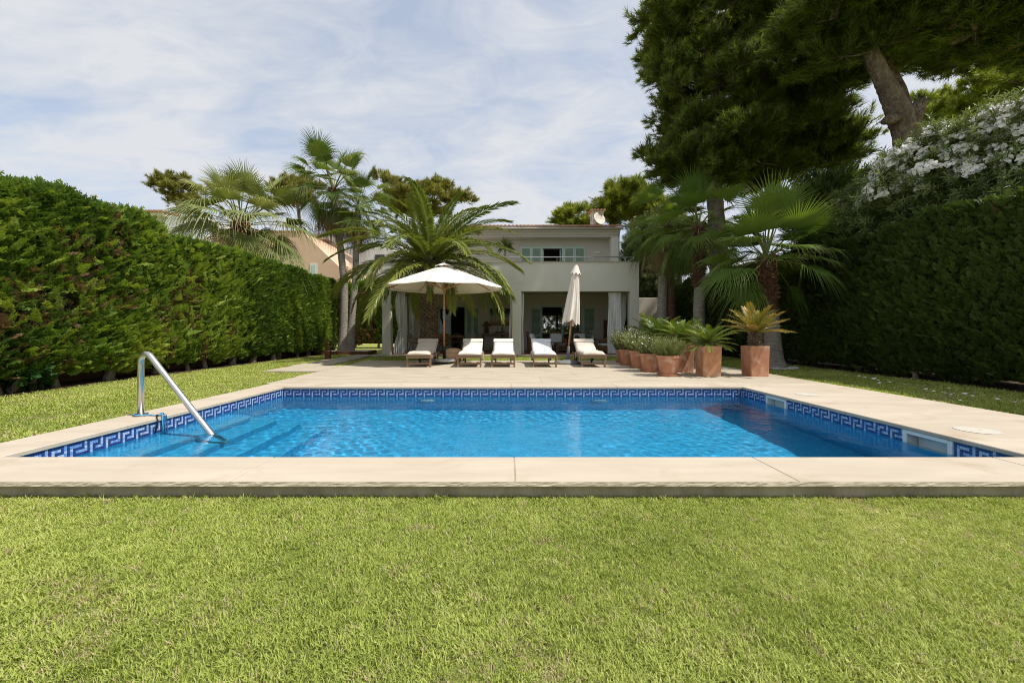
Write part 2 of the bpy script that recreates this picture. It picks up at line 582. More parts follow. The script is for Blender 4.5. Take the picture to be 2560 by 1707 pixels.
# lawn soil + grass colour sheet under the blades
m, t, o = newmat("lawn_turf")
p = t.nodes.new("ShaderNodeBsdfPrincipled")
pos = t.nodes.new("ShaderNodeNewGeometry").outputs["Position"]
c = ramp(t, noise(t, 1.1, 6, 0.62, pos, 0.4), [(0.32, (0.24, 0.29, 0.055)), (0.55, (0.30, 0.36, 0.075)), (0.72, (0.34, 0.33, 0.12))])
c = mixc(t, ramp(t, noise(t, 55, 4, 0.7, pos), [(0.42, (0, 0, 0)), (0.7, (1, 1, 1))]), c, (0.36, 0.37, 0.12))
c = mixc(t, ramp(t, noise(t, 130, 3, 0.7, pos), [(0.50, (0, 0, 0)), (0.62, (1, 1, 1))]), c, (0.09, 0.10, 0.035))
t.links.new(c, p.inputs["Base Color"])
p.inputs["Roughness"].default_value = 0.95
p.inputs["Specular IOR Level"].default_value = 0.1
t.links.new(bump(t, noise(t, 110, 4, 0.7, pos), 1.0, 0.03), p.inputs["Normal"])
t.links.new(p.outputs[0], o.inputs[0])
TURF = m

# pool interior mosaic (tiles too small to pick apart)
m, t, o = newmat("pool_mosaic")
p = t.nodes.new("ShaderNodeBsdfPrincipled")
pos = t.nodes.new("ShaderNodeNewGeometry").outputs["Position"]
vo = t.nodes.new("ShaderNodeTexVoronoi"); vo.inputs["Scale"].default_value = 40; vo.inputs["Randomness"].default_value = 0.0
t.links.new(pos, vo.inputs["Vector"])
c = ramp(t, vo.outputs["Color"], [(0.2, (0.030, 0.37, 0.64)), (0.8, (0.062, 0.49, 0.77))])
c = mixc(t, ramp(t, noise(t, 0.9, 4, 0.5, pos), [(0.35, (0, 0, 0)), (0.7, (0.5, 0.5, 0.5))]), c, (0.044, 0.45, 0.73))
t.links.new(c, p.inputs["Base Color"])
p.inputs["Roughness"].default_value = 0.5
t.links.new(p.outputs[0], o.inputs[0])
POOLTILE = m

# water: fresnel mirror over a clear refracting body
m, t, o = newmat("pool_water")
rf = t.nodes.new("ShaderNodeBsdfRefraction"); rf.inputs["IOR"].default_value = 1.333; rf.inputs["Roughness"].default_value = 0.0
rf.inputs[0].default_value = (0.80, 0.95, 1.0, 1)
gl = t.nodes.new("ShaderNodeBsdfGlossy"); gl.inputs["Roughness"].default_value = 0.03
fr = t.nodes.new("ShaderNodeFresnel"); fr.inputs[0].default_value = 1.333
mx = t.nodes.new("ShaderNodeMixShader")
pos = t.nodes.new("ShaderNodeNewGeometry").outputs["Position"]
h = noise(t, 22.0, 3, 0.55, pos, 0.3, (0.5, 1.0, 1.0))
bn = bump(t, h, 0.12, 0.02)
for nd in (gl, fr):
    t.links.new(bn, nd.inputs["Normal"])
tp = t.nodes.new("ShaderNodeBsdfTransparent"); tp.inputs[0].default_value = (0.80, 0.95, 1.0, 1)
mb_ = t.nodes.new("ShaderNodeMixShader"); mb_.inputs[0].default_value = WATER_CLEAR = 0.0
t.links.new(rf.outputs[0], mb_.inputs[1]); t.links.new(tp.outputs[0], mb_.inputs[2])
t.links.new(fr.outputs[0], mx.inputs[0]); t.links.new(mb_.outputs[0], mx.inputs[1]); t.links.new(gl.outputs[0], mx.inputs[2])
t.links.new(mx.outputs[0], o.inputs[0])
WATER = m

# ------------------------------------------------------------------ lawn (ground sheet with a hole for the pool)
LZ0, LZ1 = -0.128, -0.055


def lawn_z(y):
    return LZ0 + (LZ1 - LZ0) * min(1, max(0, (y - 2.8) / 5.0))


mb = MB()
xs = [-300, -60, -20, -4.42, 5.90, 20, 60, 300]
ys = [-300, -40, 0, 2.80, 3.6, 5.2, 7.72, 14, 30, 80, 600]
for i in range(len(xs) - 1):
    for j in range(len(ys) - 1):
        if xs[i] >= -4.5 and xs[i + 1] <= 5.95 and ys[j] >= 2.79 and ys[j + 1] <= 7.73:
            continue
        q = [(xs[i], ys[j]), (xs[i + 1], ys[j]), (xs[i + 1], ys[j + 1]), (xs[i], ys[j + 1])]
        mb.add([(x, y, lawn_z(y)) for x, y in q], [(0, 1, 2, 3)])
bmx = mb.build("lawn", TURF)
structure(bmx)

# bare soil strips under the hedges
for nm, x0, x1, y0, y1 in (("soil_bed", -10.6, -8.05, 2.0, 19.3), ("soil_bed", 8.62, 10.6, 2.0, 30.0)):
    mb = MB()
    mb.sheet(lambda a, b: (x0 + (x1 - x0) * a, y0 + (y1 - y0) * b, lawn_z(y0 + (y1 - y0) * b) + 0.012 + 0.03 * math.sin(a * 3.1) * rnd(0.6, 1.0)), 6, 60)
    structure(mb.build(nm, SOIL, smooth=True))

# ------------------------------------------------------------------ pool
PX0, PX1, PY0, PY1 = -4.0, 4.14, 3.24, 7.30
WZ = -0.171
FZ = -1.38
mb = MB()
mb.box(PX0, PX1, PY0, PY1, FZ, -0.04)
mb.f.pop(1); mb.m.pop()
mb.f = [tuple(reversed(f)) for f in mb.f]
# cut out skimmer mouths: right wall rebuilt in strips
mb.f.pop(); mb.m.pop()
SK = [(3.83, 4.32), (6.13, 6.62)]
segs = [PY0, SK[0][0], SK[0][1], SK[1][0], SK[1][1], PY1]
for i in range(5):
    a, b = segs[i], segs[i + 1]
    if i in (1, 3):
        mb.add([(PX1, a, FZ), (PX1, b, FZ), (PX1, b, -0.24), (PX1, a, -0.24)], [(0, 1, 2, 3)])
    else:
        mb.add([(PX1, a, FZ), (PX1, b, FZ), (PX1, b, -0.04), (PX1, a, -0.04)], [(0, 1, 2, 3)])
basin = structure(mb.build("pool_basin", POOLTILE, fix=False))
# steps
for i, (xe, z) in enumerate(((-3.55, -0.36), (-3.22, -0.60), (-2.90, -0.84), (-2.58, -1.10))):
    mb = MB()
    ye = 6.05 - 0.06 * (3 - i)
    n = 6
    pts = [(PX0 + 0.004, PY0 + 0.004), (xe, PY0 + 0.004)] + [(xe - 0.3 + 0.3 * math.cos(a), ye - 0.3 + 0.3 * math.sin(a)) for a in np.linspace(0, math.pi / 2, n)] + [(PX0 + 0.004, ye)]
    k = len(pts)
    mb.add([(x, y, FZ + 0.002) for x, y in pts] + [(x, y, z) for x, y in pts], [tuple(range(k, 2 * k))] + [(a, (a + 1) % k, (a + 1) % k + k, a + k) for a in range(k)])
    mb.build("pool_step", POOLTILE, basin)

# mosaic border, five rows of small tiles in a Greek key pattern
def keycell(c, r):
    c = c % 13
    if c < 6:
        rows = ["111110", "100010", "101110", "101000", "101111"]
        return rows[r][c] == "1"
    c -= 6
    rows = ["1111110", "1000010", "1011110", "1010000", "1011111"]
    return rows[r][c] == "1"


rt = random.Random(3)


def mosaic(name, axis, fixed, a0, a1, inward, skip=(), flip=False):
    mb = MB()
    s = 0.0254
    n = int((a1 - a0) / s)
    s = (a1 - a0) / n
    gap = 0.0016
    for c in range(n):
        for r in range(-1, 5):
            a, b = a0 + c * s + gap, a0 + (c + 1) * s - gap
            if any(sa < (a + b) / 2 < sb for sa, sb in skip):
                continue
            z1 = -0.045 - r * s - gap
            z0 = -0.045 - (r + 1) * s + gap
            if r < 0:
                z1 = -0.041; z0 = -0.045 + gap
            if r >= 0 and keycell(n - 1 - c if flip else c, r):
                mb.mi = 0
            else:
                mb.mi = rt.choice((1, 1, 2, 2, 2, 3)) if r >= 0 else 0
            d0, d1 = fixed, fixed + inward * 0.004
            if axis == 'x':
                vs = [(a, d1, z0), (b, d1, z0), (b, d1, z1), (a, d1, z1), (a, d0, z0), (b, d0, z0), (b, d0, z1), (a, d0, z1)]
            else:
                vs = [(d1, a, z0), (d1, b, z0), (d1, b, z1), (d1, a, z1), (d0, a, z0), (d0, b, z0), (d0, b, z1), (d0, a, z1)]
            mb.add(vs, [(0, 1, 2, 3), (0, 4, 5, 1), (3, 2, 6, 7), (0, 3, 7, 4), (1, 5, 6, 2)])
    o_ = mb.build(name, [TILE_DARK, TILE_L1, TILE_L2, TILE_L3], basin)
    return stuff(o_)


# pale grout bed, then tiles proud of it
mb = MB()
zt, zb = -0.041, -0.175
mb.add([(PX0, PY1 - 0.003, zb), (PX1, PY1 - 0.003, zb), (PX1, PY1 - 0.003, zt), (PX0, PY1 - 0.003, zt)], [(0, 1, 2, 3)])
mb.add([(PX0 + 0.003, PY0, zb), (PX0 + 0.003, PY1, zb), (PX0 + 0.003, PY1, zt), (PX0 + 0.003, PY0, zt)], [(0, 1, 2, 3)])
for i in (0, 2, 4):
    a, b = segs[i], segs[i + 1]
    mb.add([(PX1 - 0.003, a, zb), (PX1 - 0.003, b, zb), (PX1 - 0.003, b, zt), (PX1 - 0.003, a, zt)], [(0, 1, 2, 3)])
mb.build("grout_bed", GROUT, basin, fix=False)
mosaic("mosaic_border", 'x', PY1 - 0.003, PX0, PX1, -1)
mosaic("mosaic_border", 'y', PX0 + 0.003, PY0, PY1, 1)
mosaic("mosaic_border", 'y', PX1 - 0.003, PY0, PY1, -1, SK, True)
# underwater lamps on the far wall
for x in (-1.45, 1.62):
    mb = MB()
    prof = [(0.13, 0), (0.13, 0.018), (0.10, 0.03), (0.0, 0.034)]
    mb.lathe(prof, 20, cap=False)
    mb.xf(Matrix.Translation((x, PY1 - 0.002, -0.62)) @ Matrix.Rotation(R(90), 4, 'X'))
    mb.build("underwater_lamp", WHITE, basin, smooth=True)

# water surface with small waves
mb = MB()
nx, ny = 460, 230
gx, gy = np.meshgrid(np.linspace(PX0, PX1, nx + 1), np.linspace(PY0, PY1, ny + 1))
rw = np.random.default_rng(5)
hz = np.zeros_like(gx)
for k_ in range(56):
    wl = rw.uniform(0.06, 0.22)
    an = rw.normal(1.35, 0.75)
    hz += 0.00013 * (wl / 0.2) ** 1.1 * np.sin(2 * np.pi * (gx * np.cos(an) + gy * np.sin(an)) / wl + rw.uniform(0, 6.28))
hz *= 0.15 + 1.35 * vnoise(np.stack([gx.ravel() * .6, gy.ravel() * 1.3, 0 * gx.ravel()], 1), 0.8, 3).reshape(gx.shape) ** 1.3
for k_ in range(7):
    wl = rw.uniform(0.35, 0.8); an = rw.normal(1.3, 0.5)
    hz += 0.0004 * np.sin(2 * np.pi * (gx * np.cos(an) + gy * np.sin(an)) / wl + rw.uniform(0, 6.28))
vs = np.stack([gx, gy, WZ + hz], -1).reshape(-1, 3)
w_ = nx + 1
fs = [(j * w_ + i, j * w_ + i + 1, (j + 1) * w_ + i + 1, (j + 1) * w_ + i) for j in range(ny) for i in range(nx)]
mb.v = [tuple(x) for x in vs.tolist()]; mb.f = fs; mb.m = [0] * len(fs)
water = structure(mb.build("pool_water", WATER, smooth=True, fix=False))
try:
    water.cycles.is_caustics_caster = True
    sun_d.cycles.is_caustics_light = True
    for o_ in [basin] + list(basin.children):
        o_.cycles.is_caustics_receiver = True
except Exception as e:
    print("caustics flags", e)

# skimmers
for i, (a, b) in enumerate(SK):
    sk = thing("pool_skimmer", ("white skimmer mouth in the tiled pool wall beside the terrace corner", "white skimmer mouth in the tiled pool wall by the open lawn end")[1 - i], "skimmer", (PX1, (a + b) / 2, -0.14))
    hw = (b - a) / 2 - 0.002
    zc = 0.14
    mb = MB()
    fw = 0.045
    x0, x1 = -0.014, 0.02
    mb.box(x0, x1, -hw, -hw + fw, -0.10, 0.095); mb.box(x0, x1, hw - fw, hw, -0.10, 0.095)
    mb.box(x0 - 0.002, x1, -hw + fw - .001, hw - fw + .001, 0.062, 0.097); mb.box(x0, x1, -hw + fw, hw - fw, -0.10, -0.08)
    mb.build("frame", WHITE, sk)
    mb = MB()
    mb.add([(0.02, -hw + fw, -0.09), (0.02, hw - fw, -0.09), (0.02, hw - fw, 0.07), (0.02, -hw + fw, 0.07),
            (0.26, -hw + fw, -0.09), (0.26, hw - fw, -0.09), (0.26, hw - fw, 0.07), (0.26, -hw + fw, 0.07)],
           [(4, 5, 6, 7), (0, 1, 5, 4), (0, 4, 7, 3), (1, 2, 6, 5), (2, 3, 7, 6)])
    mb.build("throat", WHITE, sk)
    mb = MB(); mb.box(0.10, 0.108, -hw + fw + .01, hw - fw - .01, -0.09, 0.03); mb.build("flap", WHITE, sk)
    lid = MB()
    lid.lathe([(0.0, 0.0), (0.165, 0.0), (0.165, 0.003), (0.16, 0.004), (0.03, 0.005), (0.028, 0.003), (0.0, 0.003)], 36, cap=False)
    lo = lid.build("skimmer_lid", plain("ivory_plastic", (0.54, 0.50, 0.43), 0.5, var=0.05), None, smooth=False)
    lo.location = (4.63, (a + b) / 2, 0.001)
    tag(lo, ("round white skimmer lid on the stone deck between terracotta pots and pool corner", "round white skimmer lid set in the wide pool deck by the open lawn")[1 - i], "lid")

# ------------------------------------------------------------------ coping and terrace slabs
def slab_row(parent, name, x0, x1, y0, y1, cuts, axis, z1=0.0, th=0.042, mats=None, gap=0.004, bev=0.006, jit=0.0):
    cs = [x0 if axis == 'x' else y0] + list(cuts) + [x1 if axis == 'x' else y1]
    for i in range(len(cs) - 1):
        a, b = cs[i] + gap / 2, cs[i + 1] - gap / 2
        mb = MB()
        dz = rnd(-jit, 0)
        if axis == 'x':
            mb.box(a, b, y0, y1, z1 - th, z1 + dz, bev)
        else:
            mb.box(x0, x1, a, b, z1 - th, z1 + dz, bev)
        mb.build(name, mats or STONE, parent)


cop = structure(link("pool_coping", None, None, (0, 0, 0)))
CI = 0.022
slab_row(cop, "coping_slab", -4.47, 6.0, 2.695, PY0 - 0.02, [-3.70, -1.83, 0.04, 1.90, 3.77, 4.75], 'x', th=0.031, jit=0.0012)
slab_row(cop, "coping_slab", -4.47, PX1 + 1.86, PY1 - CI, 7.79, [-3.68, -1.82, 0.04, 1.92, 3.80], 'x', th=0.042, jit=0.0012)
slab_row(cop, "coping_slab", -4.47, PX0 + CI, PY0 - 0.018, PY1 - CI - 0.002, [4.3, 5.7], 'y', th=0.042, jit=0.0012)
slab_row(cop, "coping_slab", PX1 - CI, 6.0, PY0 - 0.018, PY1 - CI - 0.002, [5.05], 'y', th=0.042, jit=0.0012)
MORTAR = plain("sandy_mortar", (0.33, 0.27, 0.20), 0.95, var=0.15)
mb = MB()
mb.box(-4.46, 5.99, 2.70, PY0 - 0.025, -0.03, -0.0045); mb.box(-4.46, 5.99, PY1 - CI + 0.005, 7.80, -0.04, -0.0045)
mb.box(-4.46, PX0 + CI - 0.005, PY0 - 0.02, PY1 - CI, -0.04, -0.0047); mb.box(PX1 - CI + 0.005, 5.99, PY0 - 0.02, PY1 - CI, -0.04, -0.0047)
mb.build("mortar_bed", MORTAR, cop)
# rough front edge of the coping
mb = MB()
NE = 420
def edge(a, b):
    x = -4.468 + 10.466 * a
    r_ = 0.004 * (vnoise(np.array([[x, b * 2, 0.0]]), 26, 4)[0] - 0.5) + 0.003 * (vnoise(np.array([[x, b * 2, 5.0]]), 70, 4)[0] - 0.5)
    return (x, 2.692 + r_ + 0.002 * b, -0.032 + 0.028 * b)
mb.sheet(edge, NE, 3)
mb.build("rough_edge", STONE_EDGE, cop, smooth=False)
# front retaining wall below the coping
mb = MB()
mb.sheet(lambda a, b: (-4.40 + 10.33 * a, 2.745 + 0.006 * math.sin(a * 71) * math.sin(a * 23), -0.40 + 0.3695 * b), 120, 2)
mb.box(-4.40, -4.38, 2.752, 7.75, -0.4, -0.045); mb.box(5.90, 5.93, 2.752, 7.75, -0.4, -0.045)
wl = mb.build("pool_plinth", CONCRETE)
structure(wl)

ter = structure(link("terrace", None, None, (0, 0, 0)))
ty = [7.795, 9.0, 10.2, 11.4, 12.6, 13.85]
tx = [[-4.6, -3.1, -1.25, 0.65, 2.5, 4.35, 6.02], [-4.66, -2.3, -0.4, 1.5, 3.4, 5.2, 6.04], [-4.7, -3.3, -1.4, 0.5, 2.3, 4.2, 6.06], [-4.74, -3.6, -2.2, -0.3, 1.6, 3.5, 5.3, 6.08], [-4.76, -2.9, -1.1, 0.7, 2.6, 4.5, 6.1]]
for j in range(5):
    slab_row(ter, "paving_slab", tx[j][0], tx[j][-1], ty[j] + 0.0015, ty[j + 1] - 0.0015, tx[j][1:-1], 'x', z1=-0.004, th=0.09, mats=STONE2, gap=0.003, bev=0.003, jit=0.0015)
mb = MB(); mb.box(-4.58, 6.01, 7.80, 13.84, -0.08, -0.0085); mb.build("mortar_bed", MORTAR, ter)
pth = structure(link("garden_path", None, None, (0, 0, 0)))
for (a, b, x0, x1) in ((10.24, 11.8, -6.15, -4.765), (11.803, 13.9, -6.3, -5.36), (13.903, 15.6, -6.36, -5.5), (15.603, 17.4, -6.4, -5.64)):
    mb = MB(); mb.box(x0, x1, a, b, -0.10, -0.006, 0.004)
    mb.build("paving_slab", STONE2, pth)
# drain cover frame in the terrace
mb = MB()
for q in ((-3.75, -2.95, 11.42, 11.44), (-3.75, -2.95, 12.06, 12.08), (-3.75, -3.735, 11.44, 12.06), (-2.965, -2.95, 11.44, 12.06)):
    mb.box(*q, -0.004, -0.0005)
dc = mb.build("drain_cover", RUST)
tag(dc, "square drain cover frame set in the terrace paving beside the first lounger", "drain cover")

# ------------------------------------------------------------------ the villa
HF, HB = 17.4, 21.0            # front of the porch, wall behind it
HX0, HX1 = -5.35, 5.50
BEAM, PAR = 2.67, 3.89
house = thing("villa", "two storey grey stucco villa with a porch and balcony behind the loungers", "house", (0, HF, 0))


def hbox(name, mats, *boxes, bev=0.0, parent=None):
    mb = MB()
    for b in boxes:
        mb.box(*b, bev)
    return mb.build(name, mats, parent or house, w=True) if (parent in (None, house)) else mb_child(mb, name, mats, parent)


def mb_child(mb, name, mats, parent, smooth=False):
    """child of a house part whose origin is the house origin"""
    o = house.location
    mb.v = [(p[0] - o.x, p[1] - o.y, p[2] - o.z) for p in mb.v]
    return mb.build(name, mats, parent, smooth)


hbox("plinth", STONE2, (HX0 - 0.25, HX1 + 0.25, HF - 0.62, HB + 0.3, -0.3, 0.0), bev=0.01)
hbox("porch_floor", FLOORTILE, (HX0 + 0.05, HX1 - 0.05, HF + 0.12, HB, 0.0, 0.006))
ct = 0.36
for nm, x0, x1, y0 in (("column", HX0, HX0 + ct, HF), ("column", 0.147, 0.533, HF), ("column", HX1 - 0.385, HX1, HF), ("column", HX0, HX0 + ct, HB - 0.75), ("column", HX1 - 0.385, HX1, HB - 0.75)):
    hbox(nm, STUCCO, (x0, x1, y0, y0 + 0.36, 0.0, BEAM), bev=0.008)
# balcony parapet with beam: front and two sides
bal = hbox("balcony_parapet", STUCCO, (HX0 - 0.001, HX1 + 0.001, HF - 0.002, HF + 0.36, BEAM - 0.002, PAR), (HX0, HX0 + 0.36, HF + 0.36, HB, BEAM, PAR), (HX1 - 0.36, HX1, HF + 0.36, HB, BEAM, PAR))
hbox("parapet_cap", STONE2, (HX0 - 0.03, HX1 + 0.03, HF - 0.035, HF + 0.39, PAR, PAR + 0.035), (HX0 - 0.03, HX0 + 0.39, HF + 0.39, HB, PAR, PAR + 0.035), (HX1 - 0.39, HX1 + 0.03, HF + 0.39, HB - 0.56, PAR, PAR + 0.035), bev=0.004, parent=bal)
hbox("balcony_slab", STUCCO, (HX0 + 0.36, HX1 - 0.36, HF + 0.36, HB, 2.88, 3.08))
# ceiling fans' lamp bars on the porch soffit are wall lights on the back wall (see below)

# back wall of the porch with two door openings
mb = MB()
TOP = 2.23
openings = [(-3.72, -2.20), (1.66, 3.72)]
xs_ = [HX0, -3.72, -2.20, 1.66, 3.72, HX1]
for i in (0, 2, 4):
    mb.box(xs_[i], xs_[i + 1], HB, HB + 0.25, 0.0, 2.88)
for a, b in openings:
    mb.box(a, b, HB, HB + 0.25, TOP, 2.88)
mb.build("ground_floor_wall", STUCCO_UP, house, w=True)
# rooms behind (so that the openings look into a real, dim interior)
mb = MB()
rx0, rx1, ry1 = -5.3, 5.4, 27.0
def quad(a, b, c, d):
    mb.add([a, b, c, d], [(0, 1, 2, 3)])
quad((rx0, HB + .25, 0), (rx1, HB + .25, 0), (rx1, ry1, 0), (rx0, ry1, 0))
quad((rx0, HB + .25, 2.85), (rx1, HB + .25, 2.85), (rx1, ry1, 2.85), (rx0, ry1, 2.85))
quad((rx0, HB + .25, 0), (rx0, ry1, 0), (rx0, ry1, 2.85), (rx0, HB + .25, 2.85))
quad((rx1, HB + .25, 0), (rx1, ry1, 0), (rx1, ry1, 2.85), (rx1, HB + .25, 2.85))
quad((-0.6, HB + .25, 0), (-0.6, ry1, 0), (-0.6, ry1, 2.85), (-0.6, HB + .25, 2.85))
# far wall with a window opening, lets the garden behind show
wx0, wx1, wz0, wz1 = 1.95, 4.45, 0.75, 2.05
for q in ((rx0, wx0, 0, 2.85), (wx1, rx1, 0, 2.85), (wx0, wx1, 0, wz0), (wx0, wx1, wz1, 2.85)):
    mb.box(q[0], q[1], ry1, ry1 + 0.25, q[2], q[3])
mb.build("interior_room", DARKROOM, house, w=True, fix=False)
hbox("rear_window", DARKWOOD, (wx0, wx1, ry1 + .1, ry1 + .16, wz0, wz0 + .06), (wx0, wx1, ry1 + .1, ry1 + .16, wz1 - .06, wz1), (3.12, 3.24, ry1 + .1, ry1 + .16, wz0 + .06, wz1 - .06))
# outer shell of the house body, ground and upper floor
UX0, UX1 = -3.2, 5.45
UF = 20.45                       # front plane of the eaves and pier
UZ = 5.66                        # underside of the recess
hbox("side_wall", STUCCO, (HX0 - 0.002, HX0 + 0.05, HB + .25, 27.2, 0, 3.08))
hbox("side_wall", STUCCO, (HX1 - 0.05, HX1 + .002, HB + .25, 27.2, 0, 3.08))
up = MB()
# recessed wall with the balcony door opening
ox0, ox1, oz1 = 1.69, 2.75, 5.26
up.box(UX0, ox0, HB, HB + 0.25, 3.08, UZ); up.box(ox1, UX1 - 0.36, HB, HB + 0.25, 3.08, UZ); up.box(ox0, ox1, HB, HB + 0.25, oz1, UZ)
up.box(UX0, UX0 + 0.05, HB + 0.25, 26.0, 3.08, UZ); up.box(UX1 - 0.05, UX1, HB + 0.25, 26.0, 3.08, UZ + 0.4); up.box(UX0, UX1, 26.0, 26.2, 3.08, UZ + 0.4)
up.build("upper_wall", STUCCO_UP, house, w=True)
hbox("corner_pier", STUCCO, (UX1 - 0.36, UX1 + 0.002, UF, HB + 0.26, 3.08, UZ - .001), bev=0.006)
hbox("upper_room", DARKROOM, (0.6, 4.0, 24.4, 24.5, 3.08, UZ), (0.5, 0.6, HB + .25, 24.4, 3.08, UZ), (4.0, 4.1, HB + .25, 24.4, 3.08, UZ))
# stepped cornice
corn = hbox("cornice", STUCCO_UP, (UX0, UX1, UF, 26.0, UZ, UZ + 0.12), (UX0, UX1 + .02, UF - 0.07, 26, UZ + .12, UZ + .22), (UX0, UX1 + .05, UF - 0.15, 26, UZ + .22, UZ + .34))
gut = MB()
gut.tube([(UX0, UF - .24, UZ + .36), (UX1 + .16, UF - .24, UZ + .36)], 0.05, 10)
gut.tube([(UX1 + .02, UF - .2, UZ + .33), (UX1 + .02, UF - .08, UZ + .2), (UX1 + .045, UF + .1, UZ), (UX1 + .045, UF + .1, 3.95)], 0.032, 8)
gut.build("gutter", plain("taupe_metal", (0.40, 0.36, 0.31), 0.5, var=.05), house, w=True, smooth=True)
# barrel tile roof
roof = MB()
nt_ = 47
px_ = (UX1 + .15 - UX0 + .1) / nt_
sl = math.tan(R(14))
for k in range(nt_):
    xc = UX0 - .1 + (k + .5) * px_
    rows = 13
    for r_ in range(rows):
        y0 = UF - 0.27 + r_ * 0.36
        z0 = UZ + 0.435 + (y0 - UF + .27) * sl
        y1 = y0 + 0.43
        z1 = UZ + 0.435 + (y1 - UF + .27) * sl - 0.018
        ra, rb = px_ * 0.53 * rnd(.97, 1.03), px_ * 0.45
        vs, fs = [], []
        for j in range(6):
            an = math.pi * j / 5
            vs.append((xc - ra * math.cos(an), y0, z0 + ra * 1.05 * math.sin(an)))
            vs.append((xc - rb * math.cos(an), y1, z1 + rb * 0.85 * math.sin(an)))
        for j in range(5):
            fs.append((2 * j, 2 * j + 2, 2 * j + 3, 2 * j + 1))
        fs.append((0, 2, 4, 6, 8, 10))
        roof.add(vs, fs)
roof.box(UX0 - .1, UX1 + .12, UF - .2, UF + 4.6, UZ + .34, UZ + .36)
rf_ = roof.build("roof", ROOFTILE, house, w=True)
# chimney with little tiled cap, dish and aerial
CHY = 22.4
c0, c1 = P(1361, 560, CHY).x, P(1386, 560, CHY).x
ch = MB(); ch.box(c0, c1, CHY, CHY + .7, UZ + .4, 7.42)
ch.box(c0 - 0.03, c1 + .03, CHY - .03, CHY + .73, 7.42, 7.5)
mb_child(ch, "chimney", STUCCO, rf_)
chp = MB()
for k in range(5):
    chp.tube([(c0 - .04 + k * (c1 - c0 + .08) / 4, CHY - .08, 7.55), (c0 - .04 + k * (c1 - c0 + .08) / 4, CHY + .78, 7.62)], 0.075, 8)
mb_child(chp, "chimney_cap", ROOFTILE, rf_)
chs = MB()
for k in range(3):
    chs.box(c0 - .004, c0 + .01, CHY + .12 + k * .18, CHY + .2 + k * .18, 7.02, 7.34)
mb_child(chs, "chimney_vent", BLACKPL, rf_)

dish = thing("satellite_dish", "round cream satellite dish mounted on the chimney", "satellite dish", P(1376, 503, CHY - .12))
mb = MB()
prof = [(0.0, 0.0), (0.12, 0.008), (0.24, 0.03), (0.33, 0.06), (0.345, 0.055), (0.24, 0.015), (0.0, -0.02)]
mb.lathe(prof, 28, cap=False)
mb.xf(Matrix.Rotation(R(20), 4, 'Z') @ Matrix.Rotation(R(68), 4, 'X') @ Matrix.Scale(1.12, 4, (0, 1, 0)))
mb.build("reflector", plain("weathered_cream_paint", (0.52, 0.47, 0.40), 0.6, var=0.2, scale=8), dish, smooth=True)
mb = MB(); mb.tube([(0, 0.04, -0.02), (-0.10, 0.1, -0.25), (-0.14, 0.14, -0.42)], 0.02, 6)
mb.build("bracket", DKMETAL, dish)
aer = thing("tv_aerial", "dark rake shaped television aerial on a mast above the chimney", "aerial", P(1370, 477, CHY + .3))
mb = MB(); mb.tube([(0, 0, -.05), (0, 0, .42)], 0.016, 6); mb.build("mast", DKMETAL, aer)
mb = MB()
mb.tube([(.02, 0, .38), (-.44, .05, .60)], 0.012, 5)
for k in range(11):
    s_ = k / 10
    x_, z_ = -.44 * s_, .39 + .20 * s_
    mb.tube([(x_, .02 - .16, z_), (x_, .02 + .16, z_)], 0.006, 4)
mb.tube([(-.02, 0, .36), (-.06, 0, .62)], .008, 4); mb.tube([(-.3, 0, .12), (-.3, 0, .5)], .006, 4)
for k in range(6):
    mb.tube([(-.06 - .055 * k, .0, .10), (-.06 - .055 * k, .02, .36)], 0.005, 4)
mb.build("antenna_boom", DKMETAL, aer)


def shutter(name, x0, x1, z0, z1, y, mat_, leaves=1, parent=None, ang=0.0, hinge=None):
    """louvred shutter of one or two leaves, slats joined as real geometry"""
    out_ = []
    for i in range(leaves):
        a = x0 + (x1 - x0) * i / leaves + 0.004
        b = x0 + (x1 - x0) * (i + 1) / leaves - 0.004
        s = 0.065
        mb = MB()
        mb.box(a, a + s, y - .04, y, z0, z1); mb.box(b - s, b, y - .04, y, z0, z1)
        mb.box(a + s, b - s, y - .039, y - .001, z1 - .08, z1 - .001); mb.box(a + s, b - s, y - .039, y - .001, z0 + .001, z0 + .12)
        zm = z0 + (z1 - z0) * 0.33
        mb.box(a + s, b - s, y - .039, y - .001, zm - .035, zm + .035)
        fr_ = mb.build(name, mat_, parent or house, w=True)
        ml = MB()
        zz_ = z0 + .14
        while zz_ < z1 - .1:
            if abs(zz_ - zm) > .06:
                v0 = len(ml.v)
                ml.box(a + s - .004, b - s + .004, -0.03, 0.03, -.006, .006)
                ml.xf(Matrix.Translation((0, y - .02, zz_)) @ Matrix.Rotation(R(-38), 4, 'X'), v0)
            zz_ += 0.056
        stuff(mb_child(ml, "slats", mat_, fr_))
        out_.append(fr_)
    return out_


# upper shutters, door frame, glass door leaf
shutter("shutter", 0.60, 1.68, 3.10, 5.27, HB - 0.015, SHUTTER, 2)
shutter("shutter", 2.80, 3.88, 3.10, 5.27, HB - 0.015, SHUTTER, 2)
hbox("upper_door_frame", SHUTTER, (ox0, ox1, HB - .02, HB + .08, oz1 - .07, oz1 + .02), (ox0 - .02, ox0 + .05, HB - .02, HB + .08, 3.08, oz1 - .07), (ox1 - .05, ox1 + .045, HB - .02, HB + .08, 3.08, oz1 - .07))
